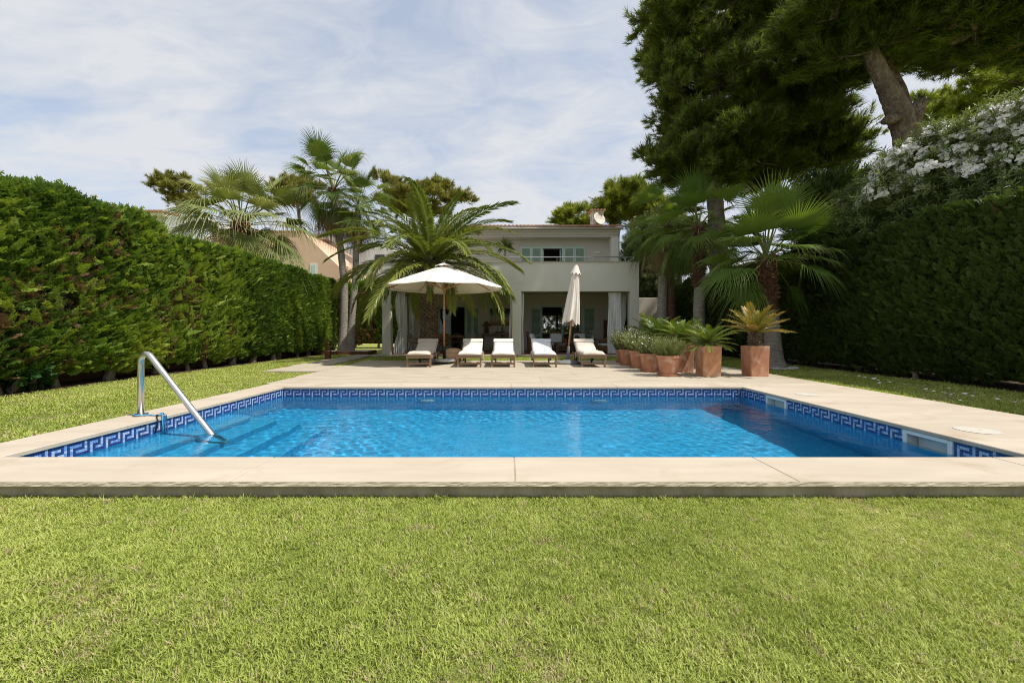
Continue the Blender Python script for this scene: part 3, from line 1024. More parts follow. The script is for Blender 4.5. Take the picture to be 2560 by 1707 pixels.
# porch doors
shutter("shutter", -2.18, -1.50, 0.02, 2.19, HB - 0.02, SHUTTER_DN, 2)
shutter("shutter", -4.05, -3.76, 0.02, 2.19, HB - 0.02, SHUTTER_DN, 1)
shutter("shutter", 1.10, 1.66, 0.02, 2.19, HB - 0.02, SHUTTER_DN, 1)
shutter("shutter", 3.78, 4.40, 0.02, 2.19, HB - 0.02, SHUTTER_DN, 1)
for a, b, pl in ((-3.72, -2.20, 0), (1.66, 3.72, 1)):
    hbox("door_frame", SHUTTER_DN, (a - .03, b + .03, HB - .012, HB + .1, TOP - .02, TOP + .05), (a - .03, a + .05, HB - .012, HB + .1, 0, TOP - .02), (b - .05, b + .03, HB - .012, HB + .1, 0, TOP - .02))
for a, b in ((-3.62, -2.95), (2.72, 3.66)):
    mb = MB()
    y = HB + .06
    mb.box(a, a + .07, y, y + .045, 0.02, TOP - .03); mb.box(b - .07, b, y, y + .045, 0.02, TOP - .03)
    mb.box(a + .07, b - .07, y, y + .045, TOP - .12, TOP - .03); mb.box(a + .07, b - .07, y, y + .045, .02, .25)
    for z_ in (.86, 1.5):
        mb.box(a + .07, b - .07, y + .005, y + .04, z_, z_ + .03)
    if b - a > .8:
        mb.box((a + b) / 2 - .015, (a + b) / 2 + .015, y + .006, y + .039, .25, TOP - .12)
    d_ = mb.build("glass_door", SHUTTER_DN, house, w=True)
    gm = MB(); gm.box(a + .07, b - .07, y + .02, y + .026, .25, TOP - .12)
    mb_child(gm, "pane", GLASS, d_)
# thin open balcony door in the upper opening
hbox("balcony_door", plain("grey_door_paint", (.42, .42, .40), .5), (ox0 + .06, ox0 + .11, HB + .1, HB + .14, 3.1, 5.15), (ox1 - .14, ox1 - .09, HB + .1, HB + .14, 3.1, 5.15))
# railing on the parapet
rl = MB()
ry_ = HF + .12
RZ = P(1168, 590.5, ry_).z
rl.tube([(-4.9, ry_, RZ), (5.33, ry_, RZ), (5.37, ry_ + .04, RZ - .004), (5.37, HB - 1.0, RZ - .004)], 0.024, 8)
rail = rl.build("balcony_rail", ALU, house, w=True, smooth=True)
for x_ in (-4.6, -3.0, -1.4, 0.2, 2.05, 3.55, 4.95, 5.30):
    mb = MB(); mb.tube([(x_, ry_, PAR + .02), (x_, ry_, RZ)], 0.012, 6); mb_child(mb, "rail_post", ALU, rail)
for y_ in (18.6, 19.6):
    mb = MB(); mb.tube([(5.37, y_, PAR + .02), (5.37, y_, RZ - .01)], 0.012, 6); mb_child(mb, "rail_post", ALU, rail)
# wall lights
for (u, v, Y) in ((1372, 580, HB), (1057, 691, HB), (1408 / 1.0, 688, HB)):
    c_ = P(u, v, Y)
    hbox("wall_light", WHITE, (c_.x - .12, c_.x + .12, Y - .07, Y - .002, c_.z - .035, c_.z + .035), bev=.006)

# ------------------------------------------------------------------ curtains
def curtain(label, x, y, w, axis='x', tied=True, folds=7, z0=0.03, z1=2.64, rail_=True):
    c_ = thing("curtain", label, "curtain", (x, y, 0), 0.0 if axis == 'x' else R(90), "white curtains of the porch")
    ph = rnd(0, 6)
    def fn(a, b):
        z_ = z0 + (z1 - z0) * b
        if tied:
            tz = 1.05
            k_ = 1 - 0.62 * math.exp(-((z_ - tz) / (0.35 if z_ > tz else 0.42)) ** 2)
            if z_ > tz: k_ = k_ * (0.80 + .2 * (z_ - tz) / (z1 - tz))
        else:
            k_ = 0.90 + 0.10 * (1 - b)
        am = 0.045 * (0.7 + .5 * (1 - b))
        wob = .018 * math.sin(b * 7 + a * 9 + ph)
        return ((a - .5) * w * k_ + wob, am * math.sin(a * folds * 2 * math.pi + ph + b * .8) * (0.5 + .5 * k_) + .02 * math.sin(b * 4 + ph), z_)
    MB().sheet(fn, folds * 10, 26).build("cloth", CURTAIN, c_, smooth=True, fix=False)
    if tied:
        mb = MB()
        mb.tube([(w * .22 * math.cos(a), .075 * math.sin(a), 1.03 + .05 * math.cos(a)) for a in np.linspace(0, 2 * math.pi, 15)], .022, 6, cap=False)
        mb.build("tie_back", CURTAIN, c_, smooth=True)
    return c_


curtain("tied white curtain next to the porch column, before the palm", -4.66, HF + .22, .42, 'x', True, 6)
curtain("slim tied white curtain at the rear porch column behind the palm", -4.72, HB - .85, .36, 'x', True, 5)
curtain("thin white curtain hanging on the painting side of the middle porch column", 0.09, HF + .25, .12, 'x', False, 2)
curtain("thin white curtain hanging on the armchair side of the middle porch column", 0.59, HF + .25, .10, 'x', False, 2)
curtain("wide loose white curtain hanging beside the wicker armchairs", 4.53, HF + .24, .60, 'x', False, 8)
curtain("narrow gathered white curtain between the wide curtain and the end column", 5.02, HF + .9, .44, 'x', True, 5)

# ------------------------------------------------------------------ porch furniture
def wicker_armchair(label, loc, rz, cush=True):
    t_ = thing("wicker_armchair", label, "armchair", loc, rz, "wicker armchairs on the porch")
    # facing -y; woven shell: U-shaped in plan, sloping from back to arms
    def shell(outer):
        vs = []
        nA, nZ = 22, 5
        for i in range(nA + 1):
            a = math.pi * (-0.06 + 1.12 * i / nA)
            rx, ry = (0.44, 0.42) if outer else (0.36, 0.34)
            x_ = rx * math.cos(a)
            y_ = 0.02 + ry * math.sin(a) * 1.05
            s_ = max(0.0, math.sin(a))
            top = 0.56 + 0.36 * s_ ** 2.2
            for j in range(nZ + 1):
                zz_ = 0.05 + (top - 0.05) * j / nZ
                fl = 1.0 + (0.16 * (zz_ / .9) ** 2 * s_)
                vs.append((x_ * (1 + .04 * zz_), y_ * fl - (0.10 if s_ < .2 else 0), zz_))
        return vs, nA, nZ
    mb = MB()
    vo_, nA, nZ = shell(True); vi, _, _ = shell(False)
    n0 = len(vo_)
    fs = []
    w_ = nZ + 1
    for i in range(nA):
        for j in range(nZ):
            fs.append((i * w_ + j, (i + 1) * w_ + j, (i + 1) * w_ + j + 1, i * w_ + j + 1))
            fs.append((n0 + i * w_ + j, n0 + i * w_ + j + 1, n0 + (i + 1) * w_ + j + 1, n0 + (i + 1) * w_ + j))
        fs.append((i * w_ + nZ, (i + 1) * w_ + nZ, n0 + (i + 1) * w_ + nZ, n0 + i * w_ + nZ))
    for i in (0, nA):
        for j in range(nZ):
            fs.append((i * w_ + j, i * w_ + j + 1, n0 + i * w_ + j + 1, n0 + i * w_ + j))
    mb.add(vo_ + vi, fs)
    mb.build("woven_shell", WICKER, t_, smooth=True)
    mb = MB(); mb.tube([(v[0] * .97, v[1] * .97, v[2] + .01) for v in vo_[nZ::w_]], .042, 8); mb.build("rolled_rim", WICKER, t_, smooth=True)
    mb = MB(); mb.box(-.36, .36, -.34, .3, .06, .30, .03); mb.build("seat_base", WICKER, t_)
    for sx in (-1, 1):
        for y_ in (-.28, .28):
            mb = MB(); mb.tube([(sx * .3, y_, 0), (sx * .3, y_, .08)], .03, 8); mb.build("leg", DARKWOOD, t_)
    if cush:
        mb = MB(); mb.box(-.33, .33, -.36, .26, .30, .42, .05); mb.build("seat_cushion", CUSHION_WH, t_, smooth=True)
        mb = MB(); mb.box(-.29, .29, -.06, .06, -.22, .24, .05); mb.xf(Matrix.Translation((0, .23, .64)) @ Matrix.Rotation(R(-16), 4, 'X')); mb.build("back_cushion", CUSHION_WH, t_, smooth=True)
    return t_


wicker_armchair("wicker armchair seen from its side, standing behind the middle lounger gap", (1.30, 18.55, .006), R(68))
wicker_armchair("wicker armchair with white cushions facing out, before the open porch door", (2.35, 20.0, .006), R(6))
wicker_armchair("wicker armchair with white cushion before the paned glass door", (3.45, 20.0, .006), R(-4))
wicker_armchair("wicker armchair turned sideways beside the wide loose curtain", (4.55, 18.9, .006), R(-66))
cof = thing("coffee_table", "low dark wood coffee table between the wicker armchairs", "table", (2.62, 18.75, .006))
mb = MB(); mb.box(-.55, .55, -.38, .38, .40, .46, .008); mb.build("table_top", DARKWOOD, cof)
for sx in (-1, 1):
    for sy in (-1, 1):
        mb = MB(); mb.box(sx * .46 - .05, sx * .46 + .05, sy * .3 - .05, sy * .3 + .05, 0, .40); mb.build("leg", DARKWOOD, cof)
mb = MB(); mb.box(-.48, .48, -.32, .32, .12, .16); mb.build("shelf", DARKWOOD, cof)

GREENLEAF = leafmat("round_green_leaf", [(0, (0.03, 0.09, 0.02)), (1, (0.07, 0.15, 0.035))], .25, source='OBJ')
for dx_, lb in ((.12, "small leafy plant in a pot on the coffee table, near the table middle"), (.47, "small leafy plant in a pot on the coffee table, near its end")):
    pt = thing("table_plant", lb, "potted plant", (2.62 + dx_, 18.66, .466))
    mb = MB(); mb.lathe([(.05, 0), (.07, .10), (.06, .10), (.0, .09)], 12, cap=False); mb.build("pot", TERRACOTTA, pt)
    mb = MB()
    for k in range(46):
        d_ = Vector((rnd(-1, 1), rnd(-1, 1), rnd(-.2, 1))).normalized()
        c_ = Vector((0, 0, .20)) + d_ * rnd(.06, .13)
        s_ = Vector((rnd(-1, 1), rnd(-1, 1), rnd(-.4, .4))).normalized() * .045
        u_ = d_.cross(s_).normalized() * .045
        mb.add([c_ - s_, c_ - u_, c_ + s_, c_ + u_], [(0, 1, 2, 3)])
    mb.build("foliage", GREENLEAF, pt, fix=False)

# little side table with flowers next to the last armchair
st = thing("side_table", "small dark side table with a flower vase by the shutter", "table", (4.05, 19.9, .006))
mb = MB(); mb.lathe([(.0, .54), (.26, .54), (.26, .57), (0, .57)], 20, cap=False); mb.build("table_top", DARKWOOD, st)
mb = MB(); mb.lathe([(.16, 0), (.16, .02), (.03, .04), (.03, .54)], 12); mb.build("pedestal", DARKWOOD, st)
vs_ = thing("flower_vase", "vase with pale dried flowers on the small side table", "vase", (4.05, 19.9, .576))
mb = MB(); mb.lathe([(.05, 0), (.08, .08), (.045, .16), (.05, .18)], 12); mb.build("vase", CREAM, vs_, smooth=True)
mb = MB()
for k in range(26):
    d_ = Vector((rnd(-.6, .6), rnd(-.6, .6), 1)).normalized()
    mb.tube([(0, 0, .16), tuple(Vector((0, 0, .16)) + d_ * .16), tuple(Vector((0, 0, .14)) + d_ * rnd(.25, .38))], [.004, .005, .012], 4)
mb.build("flowers", plain("dried_flower", (.50, .40, .34), .9, var=.3), vs_)
# tall dark slim sculpture / chest on the back wall
pn = MB(); pn.box(-.16, .16, -.10, 0, 0, 1.55, .01); pn.box(-.11, .11, -.125, -.10, .1, 1.45, .004)
po = pn.build("slim_cabinet", DARKWOOD); po.location = (4.98, HB - .02, .006)
tag(po, "tall slim dark wooden cabinet on the porch wall beside the curtain", "cabinet")

# console table with lamp, bottles, tray; painting
con = thing("console_table", "long wooden console table under the painting on the porch", "table", (-.35, 20.70, .006))
mb = MB(); mb.box(-1.0, .95, -.22, .22, .80, .87, .006); mb.build("table_top", surf("console_oak", (.20, .13, .075), (.30, .20, .12), 6, .6, .2, 40), con)
for x_ in (-.95, .0, .88):
    mb = MB(); mb.box(x_ - .03, x_ + .03, -.18, .18, 0, .80); mb.build("leg", DKMETAL, con)
lp = thing("table_lamp", "dark table lamp with conical shade on the console table", "lamp", (-1.12, 20.70, .876))
mb = MB(); mb.lathe([(.11, 0), (.12, .10), (.10, .28), (.05, .34), (.02, .40)], 14); mb.build("lamp_base", DARKWOOD, lp, smooth=True)
mb = MB(); mb.lathe([(.22, .36), (.20, .40), (.07, .60), (.065, .60), (.18, .40)], 20, cap=False); mb.build("lamp_shade", plain("brown_lampshade", (.11, .07, .045), .9), lp, smooth=True)
mb = MB(); mb.box(-.25, .25, -.13, .13, 0, .10, .01); tr_ = mb.build("wooden_tray", DARKWOOD); tr_.location = (-.45, 20.68, .877)
tag(tr_, "dark wooden tray box standing on the console table", "tray")
BOTTLE = plain("green_bottle_glass", (.02, .05, .03), .1, spec=.7)
for dx_, h_, m_, lb in ((-.12, .22, GLASS, "clear glass bottle standing in the console tray"), (.0, .16, WHITE, "short white jar standing in the console tray"), (.12, .30, BOTTLE, "tall dark bottle standing in the console tray")):
    mb = MB(); mb.lathe([(.033, 0), (.035, h_ * .6), (.013, h_ * .76), (.013, h_), (0, h_)], 12, cap=False)
    b_ = mb.build("bottle", m_, smooth=True); b_.location = (-.45 + dx_, 20.66, .977); tag(b_, lb, "bottle")
mb = MB(); mb.box(-.22, .22, -.15, .15, 0, .16, .02); mb.box(-.2, -.16, -.1, .1, .16, .24); rd_ = mb.build("storage_box", BLACKPL); rd_.location = (.30, 20.70, .877)
tag(rd_, "dark box with a raised handle on the console table", "box")
bn_ = thing("laundry_basket", "pale lidded basket under the console table", "basket", (-.62, 20.45, .006))
mb = MB(); mb.box(-.16, .16, -.14, .14, 0, .40, .015); mb.build("body", CREAM, bn_)
mb = MB(); mb.box(-.175, .175, -.155, .155, .40, .44, .01); mb.build("lid", CREAM, bn_)
# painting: abstract bands, dark teal above, sand and ochre below
m, t, o = newmat("abstract_painting")
p_ = t.nodes.new("ShaderNodeBsdfPrincipled"); p_.inputs["Roughness"].default_value = .6
tcg = t.nodes.new("ShaderNodeTexCoord").outputs["Generated"]
sp_ = t.nodes.new("ShaderNodeSeparateXYZ"); t.links.new(tcg, sp_.inputs[0])
ns_ = noise(t, 9, 6, .65, tcg, .4, (3, 1, 1))
ad = t.nodes.new("ShaderNodeMath"); ad.operation = 'MULTIPLY_ADD'; ad.inputs[1].default_value = .22
t.links.new(ns_, ad.inputs[0]); t.links.new(sp_.outputs[2], ad.inputs[2])
t.links.new(ramp(t, ad.outputs[0], [(.10, (.10, .05, .02)), (.28, (.26, .15, .07)), (.55, (.36, .30, .20)), (.72, (.16, .20, .18)), (.84, (.012, .045, .06)), (1, (.006, .012, .02))]), p_.inputs[0])
t.links.new(p_.outputs[0], o.inputs[0])
mb = MB(); mb.box(-.96, .46, HB - .045, HB - .003, 1.27, 2.13, .004)
pa = mb.build("painting", m); tag(pa, "unframed abstract painting, teal over ochre, above the console table", "painting")

# dining table and rattan chairs
dt = thing("dining_table", "wooden dining table on the porch behind the date palm", "table", (-3.05, 19.35, .006))
mb = MB(); mb.box(-1.05, 1.05, -.5, .5, .71, .76, .006); mb.build("table_top", surf("table_teak", (.16, .09, .05), (.25, .15, .09), 8, .5, .2, 40, stretch=(.6, 6, 6)), dt)
for sx in (-1, 1):
    for sy in (-1, 1):
        mb = MB(); mb.box(sx * .92 - .04, sx * .92 + .04, sy * .4 - .04, sy * .4 + .04, 0, .71); mb.build("leg", DARKWOOD, dt)


def rattan_chair(label, loc, rz):
    t_ = thing("rattan_chair", label, "chair", loc, rz, "rattan chairs round the dining table")
    mb = MB(); mb.lathe([(0, .42), (.24, .42), (.25, .44), (.24, .46), (0, .46)], 20, cap=False); mb.build("seat", RATTAN, t_, smooth=True)
    hoop = [(0.30 * math.cos(a), .04 + .27 * math.sin(a), .62 + .24 * max(0, math.sin(a)) ** 1.3) for a in np.linspace(R(-25), R(205), 21)]
    mb = MB(); mb.tube(hoop, .018, 6); mb.build("back_rail", RATTAN, t_, smooth=True)
    mb = MB()
    for i in range(2, 19):
        x_, y_, z_ = hoop[i]
        mb.tube([(x_ * .76, y_ * .76, .44), (x_ * .95, y_ * .98, .55), (x_, y_, z_)], .008, 5)
    mid = [(p_2[0] * .97, p_2[1] * .97, .44 + (p_2[2] - .44) * .55) for p_2 in hoop]
    mb.tube(mid, .009, 5)
    mb.build("cane_spindles", RATTAN, t_)
    for sx in (-1, 1):
        for sy in (-1, 1):
            mb = MB(); mb.tube([(sx * .24, sy * .24, 0), (sx * .18, sy * .18, .43)], .016, 6); mb.build("leg", RATTAN, t_)
    return t_


c0_ = rattan_chair("rattan chair with its back to the pool, right behind the open parasol pole", (-2.95, 18.55, .006), R(180))
for loc, rz, lb in (((-3.75, 18.6, .006), R(182), "rattan chair with its back to the pool, next to the date palm trunk"),
                    ((-2.55, 20.12, .006), R(0), "rattan chair on the house side of the dining table, by the open door"),
                    ((-3.45, 20.12, .006), R(4), "rattan chair on the house side of the dining table, by the glass door"),
                    ((-1.72, 19.35, .006), R(-84), "rattan chair at the table end facing the shutter and lamp"),
                    ((-4.38, 19.3, .006), R(88), "rattan chair at the table end between palm trunk and curtain")):
    dup(c0_, loc, rz, lb)

# ------------------------------------------------------------------ sun loungers
def make_lounger(cm):
    t_ = thing("sun_lounger", "x", "sun lounger", (0, 0, 0), 0, "sun loungers in a row on the terrace")
    Wd, Ln = .64, 1.92       # foot end at y=0, head at y=Ln
    for sx in (-1, 1):
        mb = MB(); mb.box(sx * Wd / 2 - .022, sx * Wd / 2 + .022, -.02, Ln, .245, .335, .006); mb.build("side_rail", TEAK, t_)
    mb = MB(); mb.box(-Wd / 2 + .022, Wd / 2 - .022, -.012, .028, .25, .33, .004); mb.build("foot_rail", TEAK, t_)
    mb = MB(); mb.box(-Wd / 2 + .02, Wd / 2 - .02, .045, .075, .075, .12); mb.build("stretcher", TEAK, t_)
    for sx in (-1, 1):
        mb = MB(); mb.box(sx * (Wd / 2 - .012) - .024, sx * (Wd / 2 - .012) + .024, .03, .085, 0, .248, .004); mb.build("leg", TEAK, t_)
        mb = MB(); mb.box(sx * (Wd / 2 - .03) - .022, sx * (Wd / 2 - .03) + .022, Ln - .32, Ln - .26, .07, .248, .004); mb.build("leg", TEAK, t_)
        wh = MB(); wh.lathe([(.0, -.018), (.085, -.018), (.092, -.006), (.092, .006), (.085, .018), (0, .018)], 18, cap=False)
        wh.xf(Matrix.Translation((sx * (Wd / 2 - .085), Ln - .29, .093)) @ Matrix.Rotation(R(90), 4, 'Y')); wh.build("wheel", BLACKPL, t_, smooth=False)
    for k in range(10):
        mb = MB(); y_ = .07 + k * .105; mb.box(-Wd / 2 + .02, Wd / 2 - .02, y_, y_ + .07, .312, .330); mb.build("slat", TEAK, t_)
    # raised back rest
    hy, ang = 1.10, R(25)
    mb = MB()
    for sx in (-1, 1):
        mb.box(sx * (Wd / 2 - .07) - .02, sx * (Wd / 2 - .07) + .02, 0, .80, -.03, .01)
    for k in range(8):
        mb.box(-Wd / 2 + .05, Wd / 2 - .05, .02 + k * .1, .085 + k * .1, .0101, .026)
    mb.xf(Matrix.Translation((0, hy, .325)) @ Matrix.Rotation(ang, 4, 'X')); mb.build("backrest_frame", TEAK, t_)
    mb = MB(); mb.tube([(-.24, hy + .42, .51), (-.24, hy + .52, .29)], .014, 6); mb.tube([(.24, hy + .42, .51), (.24, hy + .52, .29)], .014, 6); mb.build("backrest_prop", TEAK, t_)
    # mattress: one continuous pad, seat part flat and back part raised
    nU, nV = 12, 40
    th = .085
    Ls, Lb = 1.13, .84
    def top(a, b, off):
        s_ = b * (Ls + Lb) - .03
        x_ = (a - .5) * (Wd - .03)
        if s_ < Ls - .06:
            y_, z_, nrm = s_, .338, (0, 0, 1)
        else:
            q = min(1, (s_ - Ls + .06) / .12)
            an = ang * (q * q * (3 - 2 * q))
            d_ = s_ - (Ls - .06)
            y_ = Ls - .06 + d_ * math.cos(an if q < 1 else ang) ; z_ = .338 + max(0, d_ - .06) * math.sin(ang) + .0
            nrm = (0, -math.sin(an), math.cos(an))
        e = min(a, 1 - a) * (Wd - .03); f_ = min(b, 1 - b) * (Ls + Lb)
        rr = .05
        k1 = math.sqrt(max(0, 1 - (1 - min(1, e / rr)) ** 2)); k2 = math.sqrt(max(0, 1 - (1 - min(1, f_ / rr)) ** 2))
        hgt = off * (.38 + .62 * min(k1, k2))
        if off > .01:
            for sq in (.42, .82, 1.13, 1.70):
                hgt -= .022 * math.exp(-((s_ - sq) / .022) ** 2)
            hgt += .010 * math.sin(a * 5 + b * 9) * math.sin(b * 31 + a * 2)
            hgt += .014 * math.sin(math.pi * a)
        return (x_ + nrm[0] * hgt, y_ + nrm[1] * hgt, z_ + nrm[2] * hgt)
    mb = MB()
    v_t = [top(i / nU, j / nV, th) for j in range(nV + 1) for i in range(nU + 1)]
    v_b = [top(i / nU, j / nV, .0) for j in range(nV + 1) for i in range(nU + 1)]
    w_ = nU + 1
    n0 = len(v_t)
    fs = []
    for j in range(nV):
        for i in range(nU):
            a = j * w_ + i
            fs.append((a, a + 1, a + 1 + w_, a + w_)); fs.append((n0 + a, n0 + a + w_, n0 + a + 1 + w_, n0 + a + 1))
    for j in range(nV):
        a = j * w_; b_ = a + nU
        fs.append((a, a + w_, n0 + a + w_, n0 + a)); fs.append((b_, n0 + b_, n0 + b_ + w_, b_ + w_))
    for i in range(nU):
        a = i; b_ = nV * w_ + i
        fs.append((a, n0 + a, n0 + a + 1, a + 1)); fs.append((b_, b_ + 1, n0 + b_ + 1, n0 + b_))
    mb.add(v_t + v_b, fs)
    pad = mb.build("mattress", cm, t_, smooth=True)
    # headrest flap and tie strings
    mb = MB(); mb.box(-Wd / 2 + .012, Wd / 2 - .012, 0, .20, -.012, .020, .008)
    mb.xf(Matrix.Translation((0, Ls - .06 + .62 * math.cos(ang) - th * math.sin(ang), .338 + .56 * math.sin(ang) + th * math.cos(ang))) @ Matrix.Rotation(ang, 4, 'X')); mb.build("headrest_flap", cm, pad)
    mb = MB()
    for sx in (-1, 1):
        mb.tube([(sx * .315, 1.12, .40), (sx * .345, 1.10, .30), (sx * .35, 1.09, .17)], .005, 4)
        mb.tube([(sx * .315, .30, .36), (sx * .348, .29, .30), (sx * .345, .30, .19)], .004, 4)
    mb.build("tie_string", CUSHION_WH, t_)
    return t_


LY = 11.24
specs = [(-2.46, 2.5, CUSHION_BE, "wooden sun lounger with beige mattress in front of the date palm trunk"),
         (-1.08, 1.5, CUSHION, "wooden sun lounger with off white mattress beside the open parasol base and basket"),
         (-.155, 0.5, CUSHION, "wooden sun lounger with off white mattress in front of the console table"),
         (.985, -1.0, CUSHION_WH, "wooden sun lounger with bright white mattress beside the closed parasol"),
         (2.32, -1.0, CUSHION_BE, "wooden sun lounger with cream mattress between closed parasol and flower pots")]
protos = {}
for x_, a_, cm_, lb in specs:
    if cm_.name not in protos:
        l_ = make_lounger(cm_); protos[cm_.name] = l_
        l_.location = (x_, LY, -.004); l_.rotation_euler = (0, 0, R(a_)); l_["label"] = lb
    else:
        dup(protos[cm_.name], (x_, LY, -.004), R(a_), lb)

# ------------------------------------------------------------------ parasols
pr = thing("open_parasol", "large open cream parasol with a wooden pole and granite base", "parasol", (-1.97, 12.55, -.004))
base = MB(); base.lathe([(.0, .07), (.33, .07), (.345, .085), (.345, .135), (.33, .15), (.05, .155), (0, .155)], 36, cap=False)
bo = base.build("base_weight", GREYBASE, pr)
for k in range(4):
    a = R(45 + 90 * k)
    mb = MB(); mb.lathe([(0, -.014), (.035, -.014), (.035, .014), (0, .014)], 12, cap=False)
    mb.xf(Matrix.Translation((.26 * math.cos(a), .26 * math.sin(a), .036)) @ Matrix.Rotation(R(90), 4, 'Y')); mb.build("castor", BLACKPL, bo)
    mb = MB(); mb.box(.26 * math.cos(a) - .02, .26 * math.cos(a) + .02, .26 * math.sin(a) - .02, .26 * math.sin(a) + .02, .04, .072); mb.build("castor_bracket", ALU, bo)
mb = MB(); mb.lathe([(.045, .15), (.045, .50), (.035, .52)], 14); mb.build("pole_socket", BLACKPL, pr, smooth=True)
mb = MB(); mb.tube([(0, 0, .45), (0, 0, 3.0)], .027, 12); mb.build("pole", POLEWOOD, pr, smooth=True)
mb = MB(); mb.box(-.035, .035, -.05, .03, 1.34, 1.62, .012); mb.tube([(.0, -.05, 1.5), (.0, -.085, 1.5), (.05, -.09, 1.5)], .01, 6); mb.build("crank_box", plain("grey_plastic", (.22, .21, .21), .5), pr)
RIM, APEX, RR = 2.34, 2.99, 1.73
nr = 8
A0 = R(-97)
def canopy_pt(a, s_, sag=True):
    k = (a - A0) / (2 * math.pi / nr)
    f = k - math.floor(k)
    w_ = math.sin(math.pi * f) if sag else 0
    rr = RR * s_ * (math.cos(math.pi / nr) / math.cos(2 * math.pi / nr * (f - .5))) if sag else RR * s_
    rr = RR * s_ * (1 - .045 * w_ * s_)
    z_ = APEX - (APEX - RIM) * (s_ * .93 + .07 * s_ * s_) - .07 * w_ * s_ * (1 - .3 * s_)
    return (rr * math.cos(a), rr * math.sin(a), z_ - (.05 * (1 - w_) * 0))
mb = MB()
nA, nS = 96, 16
def cf(a, b):
    an = A0 + 2 * math.pi * a
    s_ = .08 + .92 * b
    x_, y_, z_ = canopy_pt(an, s_)
    if b > .999:
        pass
    return (x_, y_, z_)
mb.sheet(cf, nA, nS)
# scalloped hem: edge rises between ribs
def hem(a, b):
    an = A0 + 2 * math.pi * a
    k = a * nr; f = k - math.floor(k)
    x_, y_, z_ = canopy_pt(an, 1.0)
    dr = .10 * b * (1 - .55 * math.sin(math.pi * f))
    r_ = math.hypot(x_, y_); q = 1 + dr * .55 / r_
    return (x_ * q, y_ * q, z_ - dr * .55)
mb.sheet(hem, nA, 2)
can = mb.build("canopy", CANVAS, pr, smooth=True, fix=False)
sol = can.modifiers.new("thickness", 'SOLIDIFY'); sol.thickness = .003
mb = MB()
def capf(a, b):
    an = A0 + 2 * math.pi * a
    k = a * nr; f = k - math.floor(k)
    r_ = .27 * b + .01
    return (r_ * math.cos(an), r_ * math.sin(an), APEX + .075 - .13 * b ** 1.2 + .03 * math.sin(math.pi * f) * b)
mb.sheet(capf, 64, 5); mb.build("vent_cap", CANVAS, can, smooth=True, fix=False)
mb = MB(); mb.lathe([(.03, APEX - .1), (.03, APEX + .08), (.015, APEX + .11), (0, APEX + .11)], 10, cap=False); mb.build("finial", POLEWOOD, pr, smooth=True)
for k in range(nr):
    a = A0 + 2 * math.pi * k / nr
    pts = []
    for s_ in (.04, .3, .6, .98):
        x_, y_, z_ = canopy_pt(a, s_); pts.append((x_, y_, z_ - .022))
    mb = MB(); mb.tube(pts, .013, 6); rb = mb.build("rib", POLEWOOD, pr)
    x_, y_, z_ = canopy_pt(a, .56)
    mb = MB(); mb.tube([(.04 * math.cos(a), .04 * math.sin(a), 2.26), (x_, y_, z_ - .03)], .011, 6); mb.build("strut", POLEWOOD, rb)
mb = MB(); mb.lathe([(.05, 2.22), (.06, 2.24), (.06, 2.29), (.05, 2.31)], 14); mb.build("runner", POLEWOOD, pr)
mb = MB(); mb.tube([(.05, .0, 2.95), (.11, -.05, 2.6), (.13, -.06, 2.18)], .006, 5); mb.tube([(.13, -.06, 2.18), (.13, -.06, 2.10)], .018, 6); mb.build("pull_cord", DARKWOOD, pr)

cp_ = thing("closed_parasol", "closed cream parasol leaning slightly on a dark round base", "parasol", (1.775, 12.55, -.004))
mb = MB(); mb.lathe([(0, 0), (.40, 0), (.405, .03), (.36, .075), (.16, .10), (.07, .115), (0, .115)], 36, cap=False); mb.build("base_weight", DKBASE, cp_, smooth=False)
LEAN = Matrix.Shear('XY', 4, (0.0, 0.0)) if False else Matrix.Rotation(R(5.4), 4, 'Y')
mb = MB(); mb.lathe([(.047, .09), (.047, .50), (.038, .52)], 14); mb.xf(LEAN); mb.build("pole_socket", plain("grey_metal_socket", (.16, .165, .18), .5), cp_, smooth=True)
mb = MB(); mb.tube([(0, 0, .4), (0, 0, 3.0)], .026, 12); mb.xf(LEAN); mb.build("pole", POLEWOOD, cp_, smooth=True)
mb = MB()
rc = random.Random(12)
phs = [rc.uniform(0, 6.28) for _ in range(6)]
def closed(a, b):
    # b 0 top .. 1 bottom
    an = 2 * math.pi * a
    z_ = 2.93 - 1.62 * b
    r_ = .075 + .235 * b ** .9
    fo = .5 + .5 * math.cos(8 * an + .9 * math.sin(3 * b + phs[0]))
    fo2 = .5 + .5 * math.cos(19 * an + phs[1] + 2.2 * b)
    r_ *= 1 - (.10 + .38 * b) * (fo ** 1.4) * .62 - .07 * fo2
    r_ *= 1 + .09 * math.sin(an * 2 + phs[2] + b)
    lowz = -.10 * b ** 6 * (1 - fo) + .06 * b ** 6 * math.sin(an * 3 + phs[3])
    return (r_ * math.cos(an), r_ * math.sin(an), z_ + lowz)
mb.sheet(closed, 160, 30)
mb.xf(LEAN); cc = mb.build("canopy", CANVAS, cp_, smooth=True, fix=False)
mb = MB()
def capc(a, b):
    an = 2 * math.pi * a
    r_ = .05 + .125 * b * (1 - .22 * (.5 + .5 * math.cos(8 * an + .4)))
    return (r_ * math.cos(an), r_ * math.sin(an), 3.0 - .27 * b + .03 * b * math.cos(8 * an + .4))
mb.sheet(capc, 96, 8); mb.xf(LEAN); mb.build("vent_cap", CANVAS, cc, smooth=True, fix=False)
mb = MB(); mb.lathe([(.05, 2.97), (.045, 3.0), (.02, 3.03), (0, 3.035)], 12, cap=False); mb.xf(LEAN); mb.build("finial", POLEWOOD, cp_, smooth=True)

